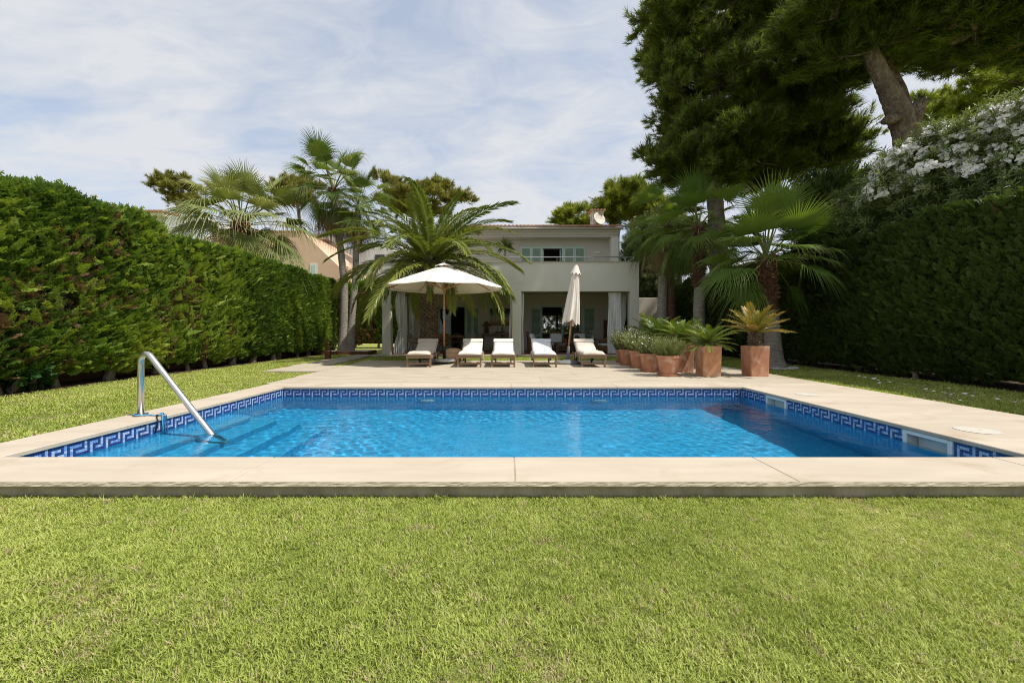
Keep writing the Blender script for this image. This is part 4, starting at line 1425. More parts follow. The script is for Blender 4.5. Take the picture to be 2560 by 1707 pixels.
# wicker basket behind the parasol base
bk = thing("wicker_basket", "pale round wicker basket on the terrace behind the open parasol base", "basket", (-1.72, 12.75, -.004))
STRAW = surf("straw", (.40, .25, .13), (.56, .38, .22), 40, .8, .8, 60, .01, .2)
mb = MB(); mb.lathe([(.20, 0), (.27, .16), (.29, .30), (.27, .36), (.25, .36), (.26, .28), (.22, .05), (0, .03)], 24, cap=False); mb.build("body", STRAW, bk, smooth=True)
mb = MB(); mb.lathe([(.29, .34), (.27, .42), (.12, .46), (0, .465)], 24, cap=False); mb.build("lid", STRAW, bk, smooth=True)

# ------------------------------------------------------------------ pool handrail and rope
hr = thing("pool_handrail", "polished steel pool handrail rising from the coping into the water by the steps", "handrail", (-4.27, 4.78, 0))
top = .715
pts = [(0, 0, 0), (0, 0, .58)]
for k in range(9):
    a = math.pi - (math.pi - R(43)) * k / 8
    pts.append((.085 + .085 * math.cos(a), -.004 * k, .60 + (.085 + .02) * math.sin(a) + .012))
endp = Vector((.935, -.15, -.19)); lastp = Vector(pts[-1])
for k in range(1, 8):
    pts.append(tuple(lastp.lerp(endp, k / 7)))
dirv = (endp - lastp).normalized()
for k in range(1, 5):
    pts.append(tuple(endp + dirv * .07 * k + Vector((0, 0, -.012 * k * k))))
mb = MB(); mb.tube(pts, .0325, 16); mb.build("rail_tube", STEEL, hr, smooth=True)
mb = MB(); mb.lathe([(.0, .001), (.075, .001), (.075, .008), (.045, .016), (0.033, .018)], 24, cap=False); mb.build("flange", STEEL, hr, smooth=False)
rp = thing("blue_rope", "light blue rope looped round the handrail foot and hanging over the coping", "rope", (-4.27, 4.78, 0))
mb = MB()
loop = [(.065 * math.cos(a), .065 * math.sin(a), .022 + .006 * math.sin(2 * a)) for a in np.linspace(0, 5.6, 18)]
loop += [(.14, -.03, .02), (.22, -.05, .016), (.28, -.06, .03), (.305, -.06, 0.0), (.31, -.065, -.08), (.318, -.07, -.19)]
mb.tube(loop, .0055, 6); mb.build("cord", ROPE_BLUE, rp, smooth=True)
mb = MB()
mb.tube([(.28, -.06, .03), (.312, -.02, .02), (.33, -.03, -.07), (.34, -.03, -.20)], .005, 6)
mb.tube([(.28, -.06, .03), (.305, -.045, .035), (.322, -.05, -.03), (.33, -.055, -.18)], .005, 6)
mb.tube([(.285, -.07, .03), (.27, -.05, .045), (.295, -.045, .04), (.30, -.07, .025)], .008, 6)
mb.build("loose_end", ROPE_BLUE, rp, smooth=True)
bk_ = MB(); bk_.tube([(-.01, 0, .02), (.005, -.002, -.03), (.0, -.005, -.10), (-.015, -.012, -.165)], .0085, 6); bk_.tube([(-.02, 0, .02), (-.012, .01, .035), (.0, .01, .036), (.005, -.002, .02)], .006, 6)
bo_ = bk_.build("black_strap", BLACKPL, smooth=True); bo_.location = (-3.975, 4.66, 0)
tag(bo_, "short black strap hanging over the coping edge beside the blue rope", "strap")

# ------------------------------------------------------------------ garden light bollard and edging
bl = thing("garden_bollard_light", "rusty cage style garden bollard light on the lawn beside the path", "garden light", (-6.62, 15.1, LZ1))
mb = MB(); mb.box(-.085, .085, -.085, .085, 0, .22, .006); mb.build("base_post", RUST, bl)
mb = MB()
for sx in (-1, 0, 1):
    for sy in (-1, 0, 1):
        if sx or sy:
            mb.box(sx * .075 - .01, sx * .075 + .01, sy * .075 - .01, sy * .075 + .01, .22, .63)
for z_ in (.34, .46):
    mb.box(-.088, .088, -.088, -.078, z_, z_ + .02); mb.box(-.088, .088, .078, .088, z_, z_ + .02)
mb.build("cage_bars", RUST, bl)
mb = MB(); mb.box(-.10, .10, -.10, .10, .63, .69, .006); mb.build("cap", RUST, bl)
ed = thing("planter_edging", "rusty steel edging with white gravel round the twin fan palms", "planter", (-7.3, 18.55, LZ1))
mb = MB()
mb.box(-1.05, 1.15, -.62, -.60, 0, .17); mb.box(-1.05, 1.15, .60, .62, 0, .17); mb.box(-1.05, -1.03, -.6, .6, 0, .17); mb.box(1.13, 1.15, -.6, .6, 0, .17)
mb.build("edging", RUST, ed)
mb = MB(); mb.sheet(lambda a, b: (-1.03 + 2.16 * a, -.6 + 1.2 * b, .145 + .02 * rnd(0, 1)), 24, 14); mb.build("gravel_bed", GRAVEL, ed)

# ------------------------------------------------------------------ neighbouring buildings
def wall_building(name, label, loc, pieces):
    t_ = thing(name, label, "house", loc)
    for nm, mt, mb in pieces:
        mb.build(nm, mt, t_, w=True)
    return t_


Ys = 30.0
mb = MB()
a_, b_, c_, d_ = P(520, 533, Ys), P(693, 531, Ys), P(778, 612, Ys), P(800, 612, Ys)
zb_ = -0.1
prof = [(a_.x - 1, zb_), (a_.x - 1, a_.z), (b_.x, b_.z), (c_.x, c_.z), (d_.x, c_.z), (d_.x, zb_)]
k = len(prof)
mb.add([(x, Ys, z) for x, z in prof] + [(x, Ys + 9, z) for x, z in prof], [tuple(range(k)), tuple(range(2 * k - 1, k - 1, -1))] + [(i, (i + 1) % k, (i + 1) % k + k, i + k) for i in range(k)])
w0, w1 = P(713, 605, Ys), P(729, 627, Ys)
m2 = MB(); m2.box(w0.x, w1.x, Ys - .05, Ys - .002, w1.z - .5, w0.z); m2.box(w0.x + .12, w1.x - .12, Ys - .07, Ys - .05, w1.z - .4, w0.z - .12)
sal = wall_building("neighbour_house", "salmon plastered neighbour house with sloping gable edge beyond the hedge", (P(650, 600, Ys).x, Ys, -.1), [("wall", SALMON, mb)])
m2 = MB(); m2.box(w0.x, w1.x, Ys - .05, Ys - .002, w1.z - .5, w0.z); wn = m2.build("window", WHITEWALL, sal, w=True)
m3 = MB(); m3.box(w0.x + .12, w1.x - .12, Ys - .075, Ys - .05, w1.z - .4, w0.z - .12)
o_ = sal.location; m3.v = [(p[0] - o_.x, p[1] - o_.y, p[2] - o_.z) for p in m3.v]; m3.build("shutter", SHUTTER, wn)
m4 = MB(); m4.box(a_.x - 1.1, b_.x + .05, Ys - .08, Ys + 9, a_.z, a_.z + .09); m4.build("roof_edge", ROOFTILE, sal, w=True)

Yw = 40.0
def bx_px(mb, u0, u1, v0, Y0, dep, zlow=-.1):
    p0, p1 = P(u0, v0, Y0), P(u1, v0, Y0)
    mb.box(p0.x, p1.x, Y0, Y0 + dep, zlow, p0.z)
m1 = MB(); bx_px(m1, 740, 905, 571, Yw, 8)
m1b = MB(); bx_px(m1b, 812, 1000, 560, Yw + 3, 8)
wh = wall_building("neighbour_house", "white neighbour house with a shaded balcony seen behind the twin palms", (P(800, 600, Yw).x, Yw, -.1), [("wall", WHITEWALL, m1), ("rear_wall", WHITEWALL, m1b)])
m2 = MB(); p0, p1 = P(716, 552, Yw - 1), P(757, 541, Yw - 1); m2.box(p0.x, p1.x, Yw - 1.5, Yw + 3, p0.z, p0.z + .5); m2.build("balcony_roof", CREAM, wh, w=True)
m2 = MB(); p0, p1 = P(724, 575, Yw - .6), P(752, 553, Yw - .6); m2.box(p0.x, p1.x, Yw - .6, Yw, -.1, p1.z); m2.build("loggia", plain("brown_loggia", (.15, .09, .07), .8), wh, w=True)
for u in (775, 862):
    m2 = MB(); p0 = P(u, 585, Yw); m2.box(p0.x, p0.x + .9, Yw - .04, Yw - .005, p0.z - 1.1, p0.z); m2.build("window", DKMETAL, wh, w=True)

Yl = 30.0
m1 = MB(); bx_px(m1, 292, 470, 497, Yl, 9)
lf = wall_building("neighbour_house", "grey white neighbour house with tiled eave behind the single fan palm", (P(380, 520, Yl).x, Yl, -.1), [("wall", surf("grey_white_plaster", (.55, .56, .58), (.62, .63, .65), .5, .9, .2), m1)])
m2 = MB(); p0, p1 = P(284, 489, Yl - .4), P(376, 489, Yl - .4); m2.box(p0.x, p1.x, Yl - .5, Yl + 9, p0.z - .22, p0.z + .05); m2.build("eave", CREAM, lf, w=True)
m2 = MB()
for s_ in np.linspace(0, 1, 17):
    x_ = p0.x + (p1.x - p0.x) * s_; m2.tube([(x_, Yl - .6, p0.z + .08), (x_, Yl + 6, p0.z + .5)], .1, 6)
m2.build("roof_tiles", ROOFTILE, lf, w=True)
# its pale roof aerial with boom
ar = thing("roof_aerial", "pale roof aerial rising just above the leafy hedge top", "aerial", P(215, 470, 30))
mb = MB(); mb.tube([(0, 0, -3.0), (0, 0, .72)], .02, 5); mb.tube([(-1.4, 0, .42), (.35, 0, .40)], .035, 5); mb.box(-.15, .35, -.1, .1, .56, .68); mb.build("aerial_frame", plain("pale_metal", (.6, .57, .52), .5), ar)

Yo = 30.0
m1 = MB(); bx_px(m1, 1940, 2300, 452, Yo, 3)
orr = wall_building("neighbour_house", "orange plastered neighbour house corner behind the white oleander", (P(2000, 480, Yo).x, Yo, -.1), [("wall", ORANGE, m1)])
m2 = MB(); p0, p1 = P(1930, 446, Yo - .4), P(2310, 446, Yo - .4)
m2.add([(p0.x, Yo - .4, p0.z - .15), (p1.x, Yo - .4, p0.z - .15), (p1.x, Yo + 4, p0.z + 1.1), (p0.x, Yo + 4, p0.z + 1.1), (p1.x, Yo - .4, p0.z), (p0.x, Yo - .4, p0.z)], [(0, 1, 4, 5), (5, 4, 2, 3)]); m2.build("roof", ROOFTILE, orr, w=True)

# garden wall at the far end of the villa
mb = MB(); p0, p1 = P(1462, 684, 21.6), P(1507, 684, 21.6); mb.box(p0.x, p1.x + .1, 21.6, 21.85, -.1, p0.z, .01)
gw = mb.build("garden_wall", CREAM); tag(gw, "short cream garden wall beside the villa behind the potted cycads", "wall")

# ================================================================== vegetation
def spray_template(name, mat_, pairs=8, w=.30, seed=1, fine=True):
    """flat feathery conifer spray, 1 long along +Z"""
    rg = random.Random(seed)
    mb = MB()
    mb.add([(-.012, 0, 0), (.012, 0, 0), (.004, 0, 1), (-.004, 0, 1)], [(0, 1, 2, 3)])
    for i in range(pairs):
        s_ = .06 + .88 * i / pairs
        ln = w * (1 - .55 * s_) * rg.uniform(.8, 1.2)
        for sx in (-1, 1):
            an = R(rg.uniform(34, 56))
            d_ = Vector((sx * math.sin(an), rg.uniform(-.35, .35), math.cos(an))).normalized()
            q = Vector((d_.z, rg.uniform(-.3, .3), -d_.x)).normalized()
            b_ = Vector((0, 0, s_ + rg.uniform(-.03, .03)))
            hw = .046
            mb.add([b_, b_ + d_ * ln * .5 + q * hw, b_ + d_ * ln, b_ + d_ * ln * .5 - q * hw], [(0, 1, 2, 3)])
            if fine:
                c_ = b_ + d_ * ln * .45
                for sg in (-1, 1):
                    d2 = (d_ + q * sg * .8).normalized()
                    q2 = d2.cross(Vector((0, 1, 0))).normalized() * .030
                    mb.add([c_, c_ + d2 * ln * .28 + q2, c_ + d2 * ln * .5, c_ + d2 * ln * .28 - q2], [(0, 1, 2, 3)])
    b_ = Vector((0, 0, .85))
    mb.add([b_, b_ + Vector((.05, 0, .12)), b_ + Vector((0, 0, .30)), b_ + Vector((-.05, 0, .12))], [(0, 1, 2, 3)])
    return template(mb, name, mat_)


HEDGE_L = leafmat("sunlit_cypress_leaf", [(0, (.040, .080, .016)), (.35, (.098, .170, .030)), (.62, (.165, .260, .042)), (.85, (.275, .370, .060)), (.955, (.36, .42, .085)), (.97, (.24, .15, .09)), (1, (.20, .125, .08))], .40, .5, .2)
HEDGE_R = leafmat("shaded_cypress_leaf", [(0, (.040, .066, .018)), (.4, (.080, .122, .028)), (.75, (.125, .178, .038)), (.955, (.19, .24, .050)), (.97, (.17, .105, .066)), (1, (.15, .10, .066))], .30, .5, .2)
SPR_L = [spray_template("cypress_spray", HEDGE_L, 10, .36, i) for i in (1, 2, 3)]
SPR_R = [spray_template("cypress_spray_dark", HEDGE_R, 10, .36, i) for i in (4, 5)]


HOLES = [(7.25, 1.48, .42, .26), (6.75, 1.18, .34, .22), (7.45, 2.50, .26, .15), (8.35, 2.85, .16, .30), (9.5, 1.30, .20, .14), (6.2, .95, .25, .2), (8.7, 1.75, .16, .12), (10.6, 2.2, .15, .12), (11.8, 1.0, .18, .14)]


def hole(p_):
    d_ = np.full(len(p_), 9.0)
    for y0, z0, ry, rz in HOLES:
        d_ = np.minimum(d_, np.hypot((p_[:, 1] - y0) / ry, (p_[:, 2] - z0) / rz))
    return d_ + .7 * (vnoise(p_, 6.0, 61) - .5)


def hedge(name, label, face, sgn, a0, a1, hfun, thick, zlow, dens, scale, temps, seed, varfun, axis='y', trunks=0, lump=.22, ends=True, topd=1.0, fscale=None, hollow=False):
    """clipped hedge: face plane at x=face (axis y) or y=face (axis x); foliage outward along sgn"""
    rg = np.random.default_rng(seed)
    mid = (a0 + a1) / 2
    root_loc = (face - sgn * thick / 2, mid, lawn_z(mid)) if axis == 'y' else (mid, face - sgn * thick / 2, lawn_z(mid))
    t_ = thing(name, label, "hedge", root_loc)

    def W(dep, a, z):          # dep: distance behind the face
        if axis == 'y':
            return np.stack([face - sgn * dep, a, z], 1)
        return np.stack([a, face - sgn * dep, z], 1)

    def bulge(a, z):
        q = np.stack([a, z, np.zeros_like(a)], 1)
        b_ = lump * (vnoise(q, .75, seed) - .5) * 1.6 + lump * .6 * (vnoise(q, 2.1, seed + 1) - .5) + .35 * lump * (vnoise(q, 5, seed + 2) - .5)
        low = np.clip((zlow + .5 - z) / .5, 0, 1)
        return b_ - .26 * low ** 2
    H = lambda a: np.array([hfun(x) for x in np.atleast_1d(a)])
    A = (a1 - a0)
    n = int(dens * A * 3.3)
    a = rg.uniform(a0, a1, n)
    hh = H(a) + .16 * (vnoise(np.stack([a, a * 0, a * 0], 1), 1.3, seed + 9) - .5) * 2 * lump / .22
    zlo = zlow + .22 * (vnoise(np.stack([a, a * 0 + 3, a * 0], 1), 1.8, seed + 5) - .3)
    z = zlo + (hh - zlo) * rg.uniform(0, 1, n)
    bl_ = bulge(a, z)
    dep = -bl_ + rg.uniform(0, .17, n) ** 1.0 * rg.choice([0.4, 1.0, 1.5], n)
    p1 = W(dep, a, z)
    outv = np.array([sgn, 0, 0]) if axis == 'y' else np.array([0, sgn, 0])
    dr1 = outv * .75 + np.array([0, 0, .62]) + rg.normal(0, .38, (n, 3))
    # top and back edge
    n2 = int(dens * A * thick * .75 * topd)
    a2 = rg.uniform(a0, a1, n2); d2 = rg.uniform(0, thick, n2)
    z2 = H(a2) + .10 * (vnoise(np.stack([a2, d2, a2 * 0], 1), 1.7, seed + 7) - .5) - .05 * rg.random(n2) + .16 * (vnoise(np.stack([a2, a2 * 0, a2 * 0], 1), 1.3, seed + 9) - .5) * 2 * lump / .22
    p2 = W(d2, a2, z2)
    dr2 = np.array([0, 0, 1.0]) + outv * .25 + rg.normal(0, .35, (n2, 3))
    psi = {('y', 1): math.pi / 2, ('y', -1): -math.pi / 2, ('x', -1): 0.0, ('x', 1): math.pi}[(axis, sgn)]
    e1 = np.stack([rg.normal(.70, .40, n), rg.normal(0, .45, n), psi + rg.normal(0, .7, n)], 1)
    e2 = np.stack([rg.normal(.25, .35, n2), rg.normal(0, .4, n2), psi + rg.normal(0, 1.2, n2)], 1)
    pts = np.concatenate([p1, p2]); eul = np.concatenate([e1, e2])
    if ends:
        n3 = int(dens * thick * 3.0)
        for ea, es in ((a0, -1), (a1, 1)):
            d3 = rg.uniform(0, thick, n3); z3 = rg.uniform(zlow, hfun(ea), n3)
            e3 = np.full(n3, ea) + rg.uniform(-.1, .1, n3)
            pts = np.concatenate([pts, W(d3, e3, z3)])
            ev = np.array([0, es, .6]) if axis == 'y' else np.array([es, 0, .6])
            eul = np.concatenate([eul, euler_from_dir(ev + rg.normal(0, .4, (n3, 3)), rg.uniform(0, 6.28, n3))])
    if hollow:
        hv = vnoise(pts, 1.9, seed + 44) + .35 * (vnoise(pts, 5.5, seed + 45) - .5)
        kp = ~((hv > np.where(pts[:, 1] < 9.5, .69, .76)) & (rg.random(len(pts)) < .88) & (pts[:, 1] < 13) & (pts[:, 2] < 2.9))
        kp &= ~((hole(pts) < 1.0) & (rg.random(len(pts)) < .93))
        pts, eul = pts[kp], eul[kp]
    m_ = len(pts)
    var = varfun(pts, rg)
    sc = scale * rg.uniform(.65, 1.3, m_) * (fscale(pts) if fscale else 1.0)
    scatter("foliage", pts, eul, sc, var, temps, t_, rg)
    # inner mass of twigs
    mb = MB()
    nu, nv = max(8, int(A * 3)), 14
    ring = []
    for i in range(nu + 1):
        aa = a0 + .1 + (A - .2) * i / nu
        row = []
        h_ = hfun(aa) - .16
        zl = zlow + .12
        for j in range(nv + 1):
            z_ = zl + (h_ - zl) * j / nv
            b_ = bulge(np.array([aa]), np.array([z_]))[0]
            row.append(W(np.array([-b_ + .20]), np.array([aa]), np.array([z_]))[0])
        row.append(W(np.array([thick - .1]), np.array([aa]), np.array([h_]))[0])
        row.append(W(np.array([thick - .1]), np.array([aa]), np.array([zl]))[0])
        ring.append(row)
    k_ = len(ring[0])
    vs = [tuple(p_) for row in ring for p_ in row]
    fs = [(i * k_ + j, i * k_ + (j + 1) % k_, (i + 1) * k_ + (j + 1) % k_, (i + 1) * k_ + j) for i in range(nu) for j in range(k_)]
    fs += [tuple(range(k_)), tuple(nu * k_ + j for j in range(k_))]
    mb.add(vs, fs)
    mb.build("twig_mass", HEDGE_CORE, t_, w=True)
    for i in range(trunks):
        aa = a0 + .3 + (A - .6) * (i + rg.uniform(.25, .75)) / trunks
        dp = rg.uniform(.2, .5)
        b0 = W(np.array([dp]), np.array([aa]), np.array([lawn_z(aa if axis == 'y' else face) - .02]))[0]
        r_ = rg.uniform(.04, .09)
        b1 = b0 + np.array([rg.normal(0, .05), rg.normal(0, .08), .45]); b2 = b0 + np.array([rg.normal(0, .1), rg.normal(0, .12), 1.3])
        mb = MB(); mb.tube([b0, b0 + np.array([0, 0, .1]), b1, b2], [r_ * 1.55, r_ * 1.1, r_, r_ * .6], 9)
        mb.build("trunk", BARK_HEDGE, t_, smooth=True, w=True)
    return t_


def var_left(p_, rg):
    n_ = len(p_)
    y = p_[:, 1]
    q = p_ * np.array([1, 1, 1])
    v = .22 + .58 * vnoise(q, .8, 21) + .35 * (vnoise(q, 2.6, 22) - .5) + .25 * (vnoise(q, 7, 23) - .5) + rg.normal(0, .13, n_)
    v += .20 * (vnoise(q, .45, 24) - .45)
    v += .16 * np.exp(-((y - 9.2) / 1.6) ** 2)
    v = np.clip(v, 0, .95)
    br = (vnoise(q, 2.0, 33) > .80) & (rg.random(n_) < .6) & (y < 12) & (p_[:, 2] < 2.6)
    br |= rg.random(n_) < .006
    hv = vnoise(p_, 1.9, 55) + .35 * (vnoise(p_, 5.5, 56) - .5)
    br |= (hv > .63) & (rg.random(n_) < .42) & (y < 10) & (p_[:, 2] < 2.7)
    hd = hole(p_)
    br |= (hd < 1.55) & (rg.random(n_) < .42)
    v[br] = rg.uniform(.97, 1, br.sum())
    return v


def var_right(p_, rg):
    n_ = len(p_)
    v = .05 + .6 * vnoise(p_, .9, 41) + .35 * (vnoise(p_, 3, 42) - .5) + rg.normal(0, .12, n_)
    v = np.clip(v, 0, .95)
    br = (vnoise(p_, 1.2, 43) > .9) & (rg.random(n_) < .4)
    v[br] = rg.uniform(.97, 1, br.sum())
    return v


def h_left(y):
    return 3.26 + .05 * math.sin(y * 1.1) * (1 if y < 12 else .4) + .16 * math.exp(-((y - 8.6) / .8) ** 2) + .04 * math.sin(y * 3.7)


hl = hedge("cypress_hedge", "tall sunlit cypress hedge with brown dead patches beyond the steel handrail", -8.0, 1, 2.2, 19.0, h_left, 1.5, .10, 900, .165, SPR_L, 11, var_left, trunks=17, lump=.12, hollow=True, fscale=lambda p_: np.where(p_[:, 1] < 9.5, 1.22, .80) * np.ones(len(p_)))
rg_ = np.random.default_rng(77)
ns_ = 900
sy_ = rg_.uniform(4.5, 13.0, ns_); sz_ = rg_.uniform(.4, 3.3, ns_)
sp_ = np.stack([-8.02 + rg_.uniform(-.05, .10, ns_), sy_, sz_], 1)
nt2 = 160
sp_ = np.concatenate([sp_, np.stack([-8.0 - rg_.uniform(0, 1.0, nt2), rg_.uniform(5.5, 18, nt2), np.zeros(nt2)], 1)])
sp_[ns_:, 2] = [h_left(y_) - .05 for y_ in sp_[ns_:, 1]]
ne_ = len(sp_)
se_ = np.stack([np.concatenate([rg_.normal(.75, .3, ns_), rg_.normal(.1, .2, nt2)]), rg_.normal(0, .35, ne_), math.pi / 2 + rg_.normal(0, .7, ne_)], 1)
scatter("young_shoots", sp_, se_, rg_.uniform(.18, .32, ne_), np.clip(rg_.normal(.82, .08, ne_), 0, .95), SPR_L, hl, rg_)
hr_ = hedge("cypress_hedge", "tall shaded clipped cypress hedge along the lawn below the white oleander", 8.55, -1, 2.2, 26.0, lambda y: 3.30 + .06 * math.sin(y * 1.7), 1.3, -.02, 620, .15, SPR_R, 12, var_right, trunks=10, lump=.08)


def var_back(p_, rg):
    v = var_right(p_, rg) * .9 + .25 * (p_[:, 2] > 2.2)
    v = np.clip(v, 0, .95)
    br = (np.abs(p_[:, 0] + 9.2) < 1.2) & (rg.random(len(p_)) < .65) & (p_[:, 2] < 3.3)
    v[br] = rg.uniform(.97, 1, br.sum())
    return v


hb_ = hedge("cypress_hedge", "clipped hedge with a reddish brown dead patch behind the twin palms", 25.0, -1, -14.0, -5.6, lambda x: 3.85 + .08 * math.sin(x * 2), 1.2, .1, 170, .27, SPR_L, 13, var_back, axis='x', trunks=6, lump=.18)
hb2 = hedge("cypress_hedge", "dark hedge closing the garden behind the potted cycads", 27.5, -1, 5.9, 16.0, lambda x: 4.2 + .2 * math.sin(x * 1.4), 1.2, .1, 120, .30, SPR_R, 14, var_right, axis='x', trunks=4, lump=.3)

# dead bare twigs and brown sprays poking out of the left hedge, a pipe behind its trunks
mb = MB()
rg_ = np.random.default_rng(91)
q_ = np.stack([np.full(6000, -8.1), rg_.uniform(4.5, 11, 6000), rg_.uniform(.4, 2.7, 6000)], 1)
hv_ = vnoise(q_, 1.9, 55) + .35 * (vnoise(q_, 5.5, 56) - .5)
q_ = np.concatenate([q_[hole(q_) < 1.05][:330], q_[hv_ > .68][:220]])
for x_, y_, z_ in q_:
    b_ = Vector((-8.25, y_, z_)); d_ = Vector((rnd(.1, .7), rnd(-1, 1), rnd(-.6, .9))).normalized()
    l_ = rnd(.18, .42)
    mid = b_ + d_ * l_ * .5 + Vector((0, rnd(-.05, .05), rnd(-.05, .05)))
    mb.tube([b_, mid, b_ + d_ * l_], [.007, .005, .002], 4, cap=False)
stuff(mb.build("bare_twigs", TWIG, hl, w=True))
mb = MB(); mb.tube([(-8.75, 3.0, .17), (-8.72, 7.2, .19), (-8.75, 10.5, .18)], .022, 8)
pp = mb.build("irrigation_pipe", plain("grey_pipe", (.35, .34, .33), .6), smooth=True); tag(pp, "grey pipe running low behind the trunks of the sunlit hedge", "pipe")
mb = MB(); mb.box(-8.98, -8.84, 2.2, 19.0, -.2, .62)
bw = mb.build("boundary_wall", surf("brown_wall", (.10, .055, .035), (.18, .10, .065), 4, .95, .6, 30)); tag(bw, "low reddish brown boundary wall behind the sunlit hedge trunks", "wall")

# ------------------------------------------------------------------ palms: fan leaves
FAN = leafmat("fan_palm_leaf", [(0, (.085, .130, .030)), (.5, (.135, .190, .045)), (1, (.20, .25, .070))], .33, .5, .14, 'OBJ')
FAN_PALE = leafmat("pale_fan_palm_leaf", [(0, (.14, .175, .055)), (.6, (.22, .26, .090)), (1, (.34, .34, .16))], .33, .5, .14, 'OBJ')
FAN_DARK = leafmat("dark_fan_palm_leaf", [(0, (.085, .150, .030)), (.5, (.140, .220, .042)), (1, (.205, .275, .060))], .36, .5, .14, 'OBJ')
DEADLEAF = leafmat("dead_palm_leaf", [(0, (.19, .11, .055)), (.5, (.30, .20, .10)), (1, (.40, .28, .15))], .2, .7, .1, 'OBJ', tcol=(1, .9, .7))
TIP = leafmat('fan_tip', [(0, (.16, .19, .065)), (1, (.27, .27, .12))], .3, .5, .2, 'OBJ')
TIP_PALE = leafmat('pale_fan_tip', [(0, (.28, .28, .13)), (1, (.44, .39, .22))], .3, .5, .2, 'OBJ')
TIP_DARK = leafmat('dark_fan_tip', [(0, (.10, .15, .035)), (1, (.19, .21, .065))], .3, .5, .2, 'OBJ')
PETIOLE = plain("palm_petiole", (.17, .18, .05), .5, var=.2)


def fan_leaf(pitch, seed, lp=1.05, rad=.95, g=.35, span=138, nseg=50, mats=None, dead=False):
    rg = random.Random(seed)
    mb = MB()
    p0, pts = Vector((0, 0, 0)), []
    nP = 8
    for i in range(nP):
        pts.append(p0.copy())
        an = R(pitch + 6 - (12 + 30 * g) * i / (nP - 1))
        p0 = p0 + Vector((math.cos(an), 0, math.sin(an))) * lp / (nP - 1)
    mb.mi = 1
    mb.tube(pts, [.030 - .016 * i / (nP - 1) for i in range(nP)], 5, flat=.6)
    mb.mi = 0
    Hb = pts[-1]
    pe = R(pitch - 4 - 34 * g)
    d_ = Vector((math.cos(pe), 0, math.sin(pe))); s_ = Vector((0, 1, 0)); n_ = Vector((-math.sin(pe), 0, math.cos(pe)))
    span = 78 if pitch > 42 else (108 if pitch > -10 else 84)
    nseg = int(nseg * span / 120)
    if dead:
        span = 62
    da = R(2 * span / (nseg - 1))
    ts = [.03, .22, .42, .58, .76, .9, 1.0]
    for i in range(nseg):
        a = R(-span) + da * i
        Ls = rad * (.66 + .34 * math.cos(a * .55)) * rg.uniform(.92, 1.06)
        e = (d_ * math.cos(a) + s_ * math.sin(a) + n_ * (.10 + .22 * abs(math.sin(a * .5)))).normalized()
        q = (-d_ * math.sin(a) + s_ * math.cos(a)).normalized()
        sway = q * rg.uniform(-.07, .07) * rad
        dr_ = g * rg.uniform(.7, 1.5)
        vs = []
        for t_ in ts:
            w_ = Ls * t_ * math.tan(da / 2) * 1.06 if t_ <= .42 else Ls * .42 * math.tan(da / 2) * (1 - ((t_ - .42) / .58)) ** .9
            if dead: w_ *= .7
            if t_ == 1.0: w_ = .0008
            pos_ = Hb + e * Ls * t_ * (1 - .10 * dr_ * t_) + sway * max(0, t_ - .5) - Vector((0, 0, 1)) * rad * dr_ * (.55 * max(0, t_ - .2) ** 2 + 2.1 * max(0, t_ - .5) ** 2)
            f_ = w_ * .55
            vs += [pos_ - q * w_ - n_ * f_, pos_ + n_ * f_ * .4, pos_ + q * w_ - n_ * f_]
        fs = []
        for k in range(len(ts) - 1):
            fs += [(3 * k, 3 * k + 1, 3 * k + 4, 3 * k + 3), (3 * k + 1, 3 * k + 2, 3 * k + 5, 3 * k + 4)]
        mb.add(vs, fs)
        if rg.random() < .75:
            mb.m[-4:] = [2] * 4
    return mb.mesh("fan_leaf", mats, False)


_fc = {}


def fan_mesh(pcls, var_, mkey, g, lp=1.05, rad=.95):
    key = (pcls, var_, mkey, round(g, 2), lp, rad)
    if key not in _fc:
        mm = {'g': FAN, 'p': FAN_PALE, 'd': FAN_DARK, 'x': DEADLEAF}[mkey]
        _fc[key] = fan_leaf(pcls, 100 * var_ + int(pcls) + 7, lp, rad, g, mats=[mm, PETIOLE if mkey != 'x' else DEADLEAF, {'g': TIP, 'p': TIP_PALE, 'd': TIP_DARK, 'x': DEADLEAF}[mkey]], dead=(mkey == 'x' and pcls < -50))
    return _fc[key]


def fan_crown(parent, loc, n, mkey, size, seed, plo=-40, phi=82, g0=.18, g1=.6, lp=1.05, rad=.95, power=1.0, extra=(), grow=(1.0, 1.0)):
    rg = random.Random(seed)
    az = rg.uniform(0, 6.28)
    for i in range(n):
        s_ = (i + .5) / n
        pitch = phi + (plo - phi) * s_ ** power + rg.uniform(-6, 6)
        pc = round(pitch / 12) * 12
        az += 2.399963 + rg.uniform(-.2, .2)
        me = fan_mesh(pc, i % 2, mkey, g0 + (g1 - g0) * round(s_ * 3) / 3, lp, rad)
        link("frond", me, parent, loc, (R(rg.uniform(-1, 1) * (24 if pitch > 40 else 12)), 0, az), size * rg.uniform(.74, 1.1) * (grow[0] + (grow[1] - grow[0]) * s_))
    for (azd, pitch, mk, sc) in extra:
        link("frond" if mk != 'x' else "dead_frond", fan_mesh(round(pitch / 12) * 12, 0, mk, .08 if pitch > 30 else .5, lp, rad), parent, loc, (R(rg.uniform(-6, 6)), 0, R(azd)), size * sc)


